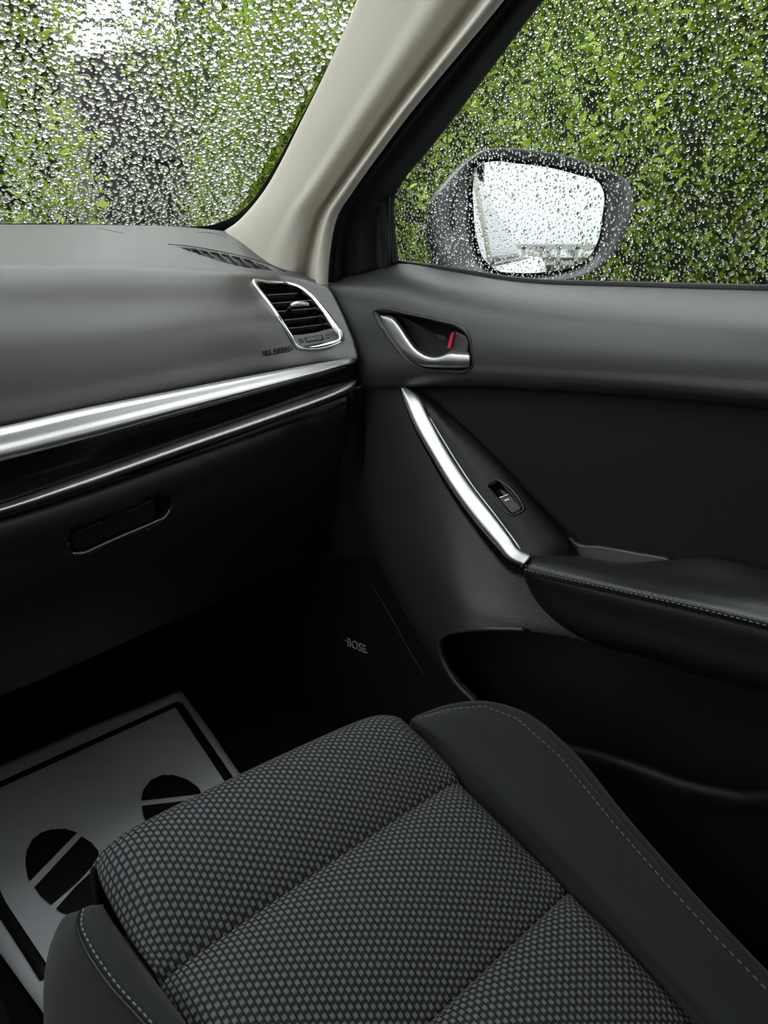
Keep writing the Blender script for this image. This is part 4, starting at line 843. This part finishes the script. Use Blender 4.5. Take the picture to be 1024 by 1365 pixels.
def hedge(name, label, c0, c1, ntw, face, leafn=8, size=(0.020, 0.036), singles=150, lf='leaf', tone=(0.0, 0.9), lite=True):
    """box of shoots; face = outward direction of the side seen from the car; c0,c1 corners relative to the camera"""
    h = thing(name, label, 'hedge')
    c0, c1 = np.array(c0) + CAM, np.array(c1) + CAM; face = np.array(face, float)
    ax = int(np.argmax(np.abs(face)))
    u = rng.random((ntw, 3)); depth = rng.random(ntw) ** 1.6
    p = c0 + u * (c1 - c0)
    p[:, ax] = np.where(face[ax] < 0, c0[ax] + depth * (c1[ax] - c0[ax]), c1[ax] - depth * (c1[ax] - c0[ax]))
    wob = 0.10 * np.sin(p[:, (ax + 1) % 2] * 5.3 + 1.3 * np.sin(p[:, 2] * 4.1)) + 0.06 * np.sin(p[:, 2] * 9 + p[:, (ax + 1) % 2] * 7)
    p[:, ax] += wob
    d = np.stack([rng.normal(0, 0.35, ntw), rng.normal(0, 0.35, ntw), np.full(ntw, 0.9)], 1) + face * 0.55; d /= np.linalg.norm(d, axis=1)[:, None]
    L = rng.uniform(0.08, 0.16, ntw)
    k = np.arange(leafn); ft = (k + 0.6) / leafn
    pos = (p[:, None] + d[:, None] * (L[:, None] * ft[None])[:, :, None])
    ang = rng.random(ntw)[:, None] * 6.28 + k[None] * 1.9
    s, _, nn = frames(d, np.zeros(ntw))
    out = s[:, None] * np.cos(ang)[:, :, None] + nn[:, None] * np.sin(ang)[:, :, None]
    ld = out * 0.9 + d[:, None] * 0.55 + rng.normal(0, 0.18, out.shape)
    sz = rng.uniform(size[0], size[1], ang.shape) * (1.15 - 0.35 * ft[None]) 
    fresh = np.clip(rng.normal(0.42, 0.2, ntw), 0, 1)[:, None] * 0.75 + 0.25 * ft[None] + rng.normal(0, 0.07, ang.shape)
    fresh = tone[0] + np.clip(fresh, 0, 1) * (tone[1] - tone[0])
    pos, ld, sz, fresh = pos.reshape(-1, 3), ld.reshape(-1, 3), sz.ravel(), fresh.ravel()
    roll = rng.normal(0, 0.5, len(pos))
    # the leaves that show largest are objects of their own
    dd = pos - CAM; zz = dd @ W_; X = 512 + F * (dd @ R_) / zz; Y = 682.5 - F * (dd @ U_) / zz
    vis = (zz > 0.2) & (X > 20) & (X < 1010) & (Y > 10) & (Y < 375)
    score = np.where(vis, sz / zz, 0) * np.where(depth.repeat(leafn) < 0.12, 1, 0)
    pick = np.argsort(-score)[:singles]; pick = pick[score[pick] > 0]
    rest = np.ones(len(pos), bool); rest[pick] = False
    LT, LF = (LT2, LF2) if lite else (LT_, LF_)
    V = leaf_arrays(pos[rest], ld[rest], roll[rest], sz[rest], LT); nl = V.shape[0]; K = len(LT)
    me = fast_mesh('foliage', V.reshape(-1, 3), (LF[None] + (np.arange(nl) * K)[:, None, None]).reshape(-1, 4))
    at = me.attributes.new('tone', 'FLOAT', 'POINT'); at.data.foreach_set('value', np.repeat(fresh[rest], K).astype(np.float32))
    o = link('foliage', me, M[lf], h); o['kind'] = 'stuff'
    protos = []
    for q in range(6):
        me = fast_mesh('leaf', LT, LF); at = me.attributes.new('tone', 'FLOAT', 'POINT'); at.data.foreach_set('value', np.full(K, tone[0] + (0.15 + 0.13 * q) * (tone[1] - tone[0]), np.float32))
        me.materials.append(M[lf]); me.polygons.foreach_set('use_smooth', np.ones(len(me.polygons), bool)); protos.append(me)
    ex, ey, ez = frames(ld[pick], roll[pick])
    for q, i in enumerate(pick):
        o = bpy.data.objects.new('leaf', protos[int(np.clip((fresh[i] - tone[0]) / (tone[1] - tone[0]) * 6, 0, 5))]); COL.objects.link(o); o.parent = h; sc = sz[i]
        o.matrix_world = Matrix([[ex[q][r] * sc, ey[q][r] * sc, ez[q][r] * sc, pos[i][r]] for r in range(3)] + [[0, 0, 0, 1]])
    # shoots and stems
    tw = rng.choice(ntw, min(ntw, 2500), replace=False); Vt = []; Ft = []
    a = p[tw] - d[tw] * 0.10; b = p[tw] + (d[tw] * L[tw][:, None]); sx, _, sy = frames(d[tw], np.zeros(len(tw))); r = 0.0014
    tri = [(0, 1), (0.87, -0.5), (-0.87, -0.5)]
    V = np.stack([a + sx * u_ * r + sy * v_ * r for u_, v_ in tri] + [b + sx * u_ * r * 0.5 + sy * v_ * r * 0.5 for u_, v_ in tri], 1).reshape(-1, 3)
    Fq = np.array([(0, 1, 4, 3), (1, 2, 5, 4), (2, 0, 3, 5)]); Fq = (Fq[None] + (np.arange(len(tw)) * 6)[:, None, None]).reshape(-1, 4)
    o = link('branches', fast_mesh('branches', V, Fq), M['bark'], h); o['kind'] = 'stuff'
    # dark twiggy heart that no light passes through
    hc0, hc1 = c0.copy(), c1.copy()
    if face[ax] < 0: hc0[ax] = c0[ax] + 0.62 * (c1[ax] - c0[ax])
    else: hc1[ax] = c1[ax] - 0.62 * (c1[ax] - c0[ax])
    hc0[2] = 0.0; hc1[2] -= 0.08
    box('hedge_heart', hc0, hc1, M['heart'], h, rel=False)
    return h
hedge('hedge', 'bright green leafy hedge close beside the passenger window', (1.42, 0.05, -0.55), (2.05, 2.95, 0.78), 8400, (-1, 0, 0), size=(0.019, 0.032), singles=180, lite=False)
hedge('hedge', 'green hedge ahead of the car, left of the dark shed', (-2.6, 3.9, -1.2), (P(110, 100, y=4.0)[0], 4.6, 2.3), 4500, (0, -1, 0), leafn=7, size=(0.06, 0.10), singles=60, tone=(0.25, 1.0))
hedge('hedge', 'green hedge ahead of the car, right of the dark shed', (P(318, 100, y=3.4)[0], 3.3, -1.2), (3.4, 4.0, 2.1), 1300, (0, -1, 0), leafn=7, size=(0.05, 0.08), singles=40, tone=(0.2, 1.0))
# dark boarded shed at the end of the drive, low shrubs above it
shed = thing('garden_shed', 'dark brown boarded shed between two hedges beyond the windscreen', 'shed')
s0, s1 = P(100, 76, y=4.9), P(322, 51, y=4.9)
nb = 11; wx = (s1[0] - s0[0]) / nb
for i in range(nb):
    box('board', (s0[0] + wx * i, s0[1] - 0.012 * (i % 2), 0.0), (s0[0] + wx * (i + 0.97), s0[1] + 0.025, s0[2] + (s1[2] - s0[2]) * (i + 0.5) / nb), M['board'], shed, rel=False)
box('wall', (s0[0], s0[1] + 0.03, 0.0), (s1[0], s0[1] + 1.5, s0[2] - 0.05), M['board'], shed, rel=False)
for zz_ in (0.9, 1.75): box('rail', (s0[0], s0[1] - 0.05, zz_), (s1[0], s0[1] - 0.012, zz_ + 0.09), M['board'], shed, rel=False)
def bare_shrub(label, bx, by, bz, hgt, n=26):
    t = thing('bare_shrub', label, 'shrub', 'bare shrubs behind the shed'); Vs = []; Fs = []
    def limb(a, d, L, r, lev):
        b = a + d * L; k = len(Vs); sd = np.cross(d, [0.3, 0.9, 0.1]); sd /= np.linalg.norm(sd); up = np.cross(sd, d)
        for q, rr_ in ((a, r), (b, r * 0.6)):
            for c in range(4): Vs.append(q + (sd * math.cos(c * 1.571) + up * math.sin(c * 1.571)) * rr_)
        for c in range(4): Fs.append((k + c, k + (c + 1) % 4, k + 4 + (c + 1) % 4, k + 4 + c))
        if lev < 4:
            for _ in range(3 if lev < 3 else 2): limb(a + d * L * random.uniform(0.5, 1), (lambda v: v / np.linalg.norm(v))(d + rng.normal(0, 0.17, 3)), L * random.uniform(0.55, 0.8), r * 0.6, lev + 1)
    for _ in range(3): limb(np.array([bx, by, bz]) + rng.normal(0, 0.05, 3), (lambda v: v / np.linalg.norm(v))(np.array([0, 0, 1]) + rng.normal(0, 0.2, 3)), hgt * 0.42, 0.014, 0)
    link('branches', fast_mesh('branches', Vs, Fs), M['bark'], t, smooth=False)['kind'] = 'stuff'
xa, xb = P(165, 60, y=9.0)[0], P(318, 50, y=9.0)[0]
bare_shrub('leafless shrub rising against the sky behind the shed, nearest the left hedge', xa, 9.0, 0.0, 4.2)
bare_shrub('leafless shrub rising against the sky above the middle of the shed', (xa + xb) / 2, 9.0, 0.0, 4.2)
bare_shrub('leafless shrub rising against the sky behind the shed, nearest the right hedge', xb, 9.0, 0.0, 4.2)

# ================================================================ FENCE behind the car (in the mirror)
fen = thing('garden_fence', 'pale lattice-topped fence across the drive, reflected in the wing mirror', 'fence')
yf = -9.0
for i in range(34):
    x = -1.2 + i * 0.24
    box('post', (x, yf - 0.03, -1.2), (x + 0.05, yf + 0.03, 0.02), M['stone'], fen)
for z0, z1 in ((-0.02, 0.05), (-0.22, -0.17)): box('rail', (-1.2, yf - 0.02, z0), (7.0, yf + 0.03, z1), M['stone'], fen)
hedge('hedge', 'brownish clipped hedge behind the lattice fence, seen in the wing mirror', (-1.5, yf - 0.9, -1.2), (7.2, yf - 0.1, -0.05), 1200, (0, 1, 0), size=(0.05, 0.09), singles=0, lf='leaf_brown')

# ================================================================ RAINDROPS
def dome_template(seg=7, flat=0.58):
    V = [(0, 0, 0.0)]; rings = [(1.0, 0.0), (0.86, 0.46), (0.50, 0.83)]
    for r, h in rings:
        for i in range(seg): a = 2 * math.pi * i / seg; V.append((r * math.cos(a), r * math.sin(a), h * flat))
    V.append((0, 0, flat)); top = len(V) - 1; T = []
    for i in range(seg): T.append((0, 1 + (i + 1) % seg, 1 + i))
    for k in range(2):
        for i in range(seg):
            a, b = 1 + k * seg + i, 1 + k * seg + (i + 1) % seg; c, d = b + seg, a + seg
            T += [(a, b, c), (a, c, d)]
    for i in range(seg): T.append((1 + 2 * seg + i, 1 + 2 * seg + (i + 1) % seg, top))
    return np.array(V, float), np.array(T)
def raindrops(name, label, surf, ns, nt_, su, sv, rad, outward, keep=None, stretch=0.25, seg=7):
    """surf(u,v): jittered cells su x sv of the pane, one drop each; outward: outer side of the glass"""
    DT, DF = dome_template(seg); Vs = []; cnt = 0
    for i in range(ns):
        for j in range(nt_):
            u = su[0] + (su[1] - su[0]) * (i + 0.5 + random.uniform(-0.48, 0.48)) / ns; v = sv[0] + (sv[1] - sv[0]) * (j + 0.5 + random.uniform(-0.48, 0.48)) / nt_
            if keep and not keep(u, v): continue
            p = surf(u, v); du = surf(u + 1e-3, v) - p; dv = surf(u, v + 1e-3) - p
            du /= np.linalg.norm(du); n_ = np.cross(du, dv); n_ /= np.linalg.norm(n_)
            if n_ @ outward < 0: n_ = -n_
            dv = np.cross(n_, du)
            r = rad(u, v); a = random.uniform(0, 6.28); wv_ = 1 + 0.16 * np.cos(2 * np.arctan2(DT[:, 1], DT[:, 0]) + a) + 0.08 * np.cos(3 * np.arctan2(DT[:, 1], DT[:, 0]) + 2 * a)
            st = 1 + random.uniform(0, stretch)
            Vs.append(p + n_ * 0.0006 + r * (DT[:, :1] * wv_[:, None] * du + DT[:, 1:2] * wv_[:, None] * st * dv + DT[:, 2:] * n_)); cnt += 1
    V = np.array(Vs).reshape(-1, 3); K = len(DT)
    T = (DF[None] + (np.arange(cnt) * K)[:, None, None]).reshape(-1, 3)
    # make sure normals look out of the drop
    c = V[T].mean(1); n_ = np.cross(V[T[:, 1]] - V[T[:, 0]], V[T[:, 2]] - V[T[:, 0]]); cen = np.repeat(np.array(Vs).mean(1), len(DF), 0)
    fl = ((c - cen) * n_).sum(1) < 0; T[fl] = T[fl][:, ::-1]
    o = link(name, fast_mesh(name, V, T), M['water']); tag(o, label, 'raindrops', kind='stuff'); return o
def r_ws(u, v):
    k = random.random(); return 0.0016 + 0.0028 * k ** 1.6 + (0.0012 if k > 0.93 else 0)
raindrops('raindrops', 'raindrops densely beading on the windscreen', ws, 122, 104, (0.02, 1.005), (-0.01, 0.80), r_ws, np.array([0, 0.3, 1.0]))
def sgl(u, v): return wg(ca(v) * (1 - u) + 0.10 * u, v)
def r_sd(u, v):
    k = random.random(); return 0.0007 + 0.0010 * k ** 2.0 + (0.0006 if k > 0.97 else 0)
raindrops('raindrops', 'small raindrops scattered over the passenger window', sgl, 165, 106, (0.0, 1.0), (-0.05, 0.33), r_sd, np.array([1.0, 0, 0]), keep=lambda u, v: random.random() < 0.92, seg=6)

# ---------------------------------------------------------------- parts that look unlike the rest of their thing
for nm, lb_ in (('pull_strip', 'satin silver pull strip'), ('release_lever', 'satin silver release lever'), ('red_lock_mark', 'small red lock mark'), ('silver_strip', 'wide silver trim strip'), ('lower_silver_strip', 'narrow silver trim strip'), ('decor_panel', 'glossy black decor panel'), ('vent_knob', 'silver vent knob'), ('mirror_glass', 'mirror glass reflecting pale sky'), ('insert_panel', 'black fabric door insert'), ('airbag_lettering', 'debossed airbag lettering'), ('speaker_lettering', 'small grey lettering')):
    bpy.data.objects[nm]['label'] = lb_
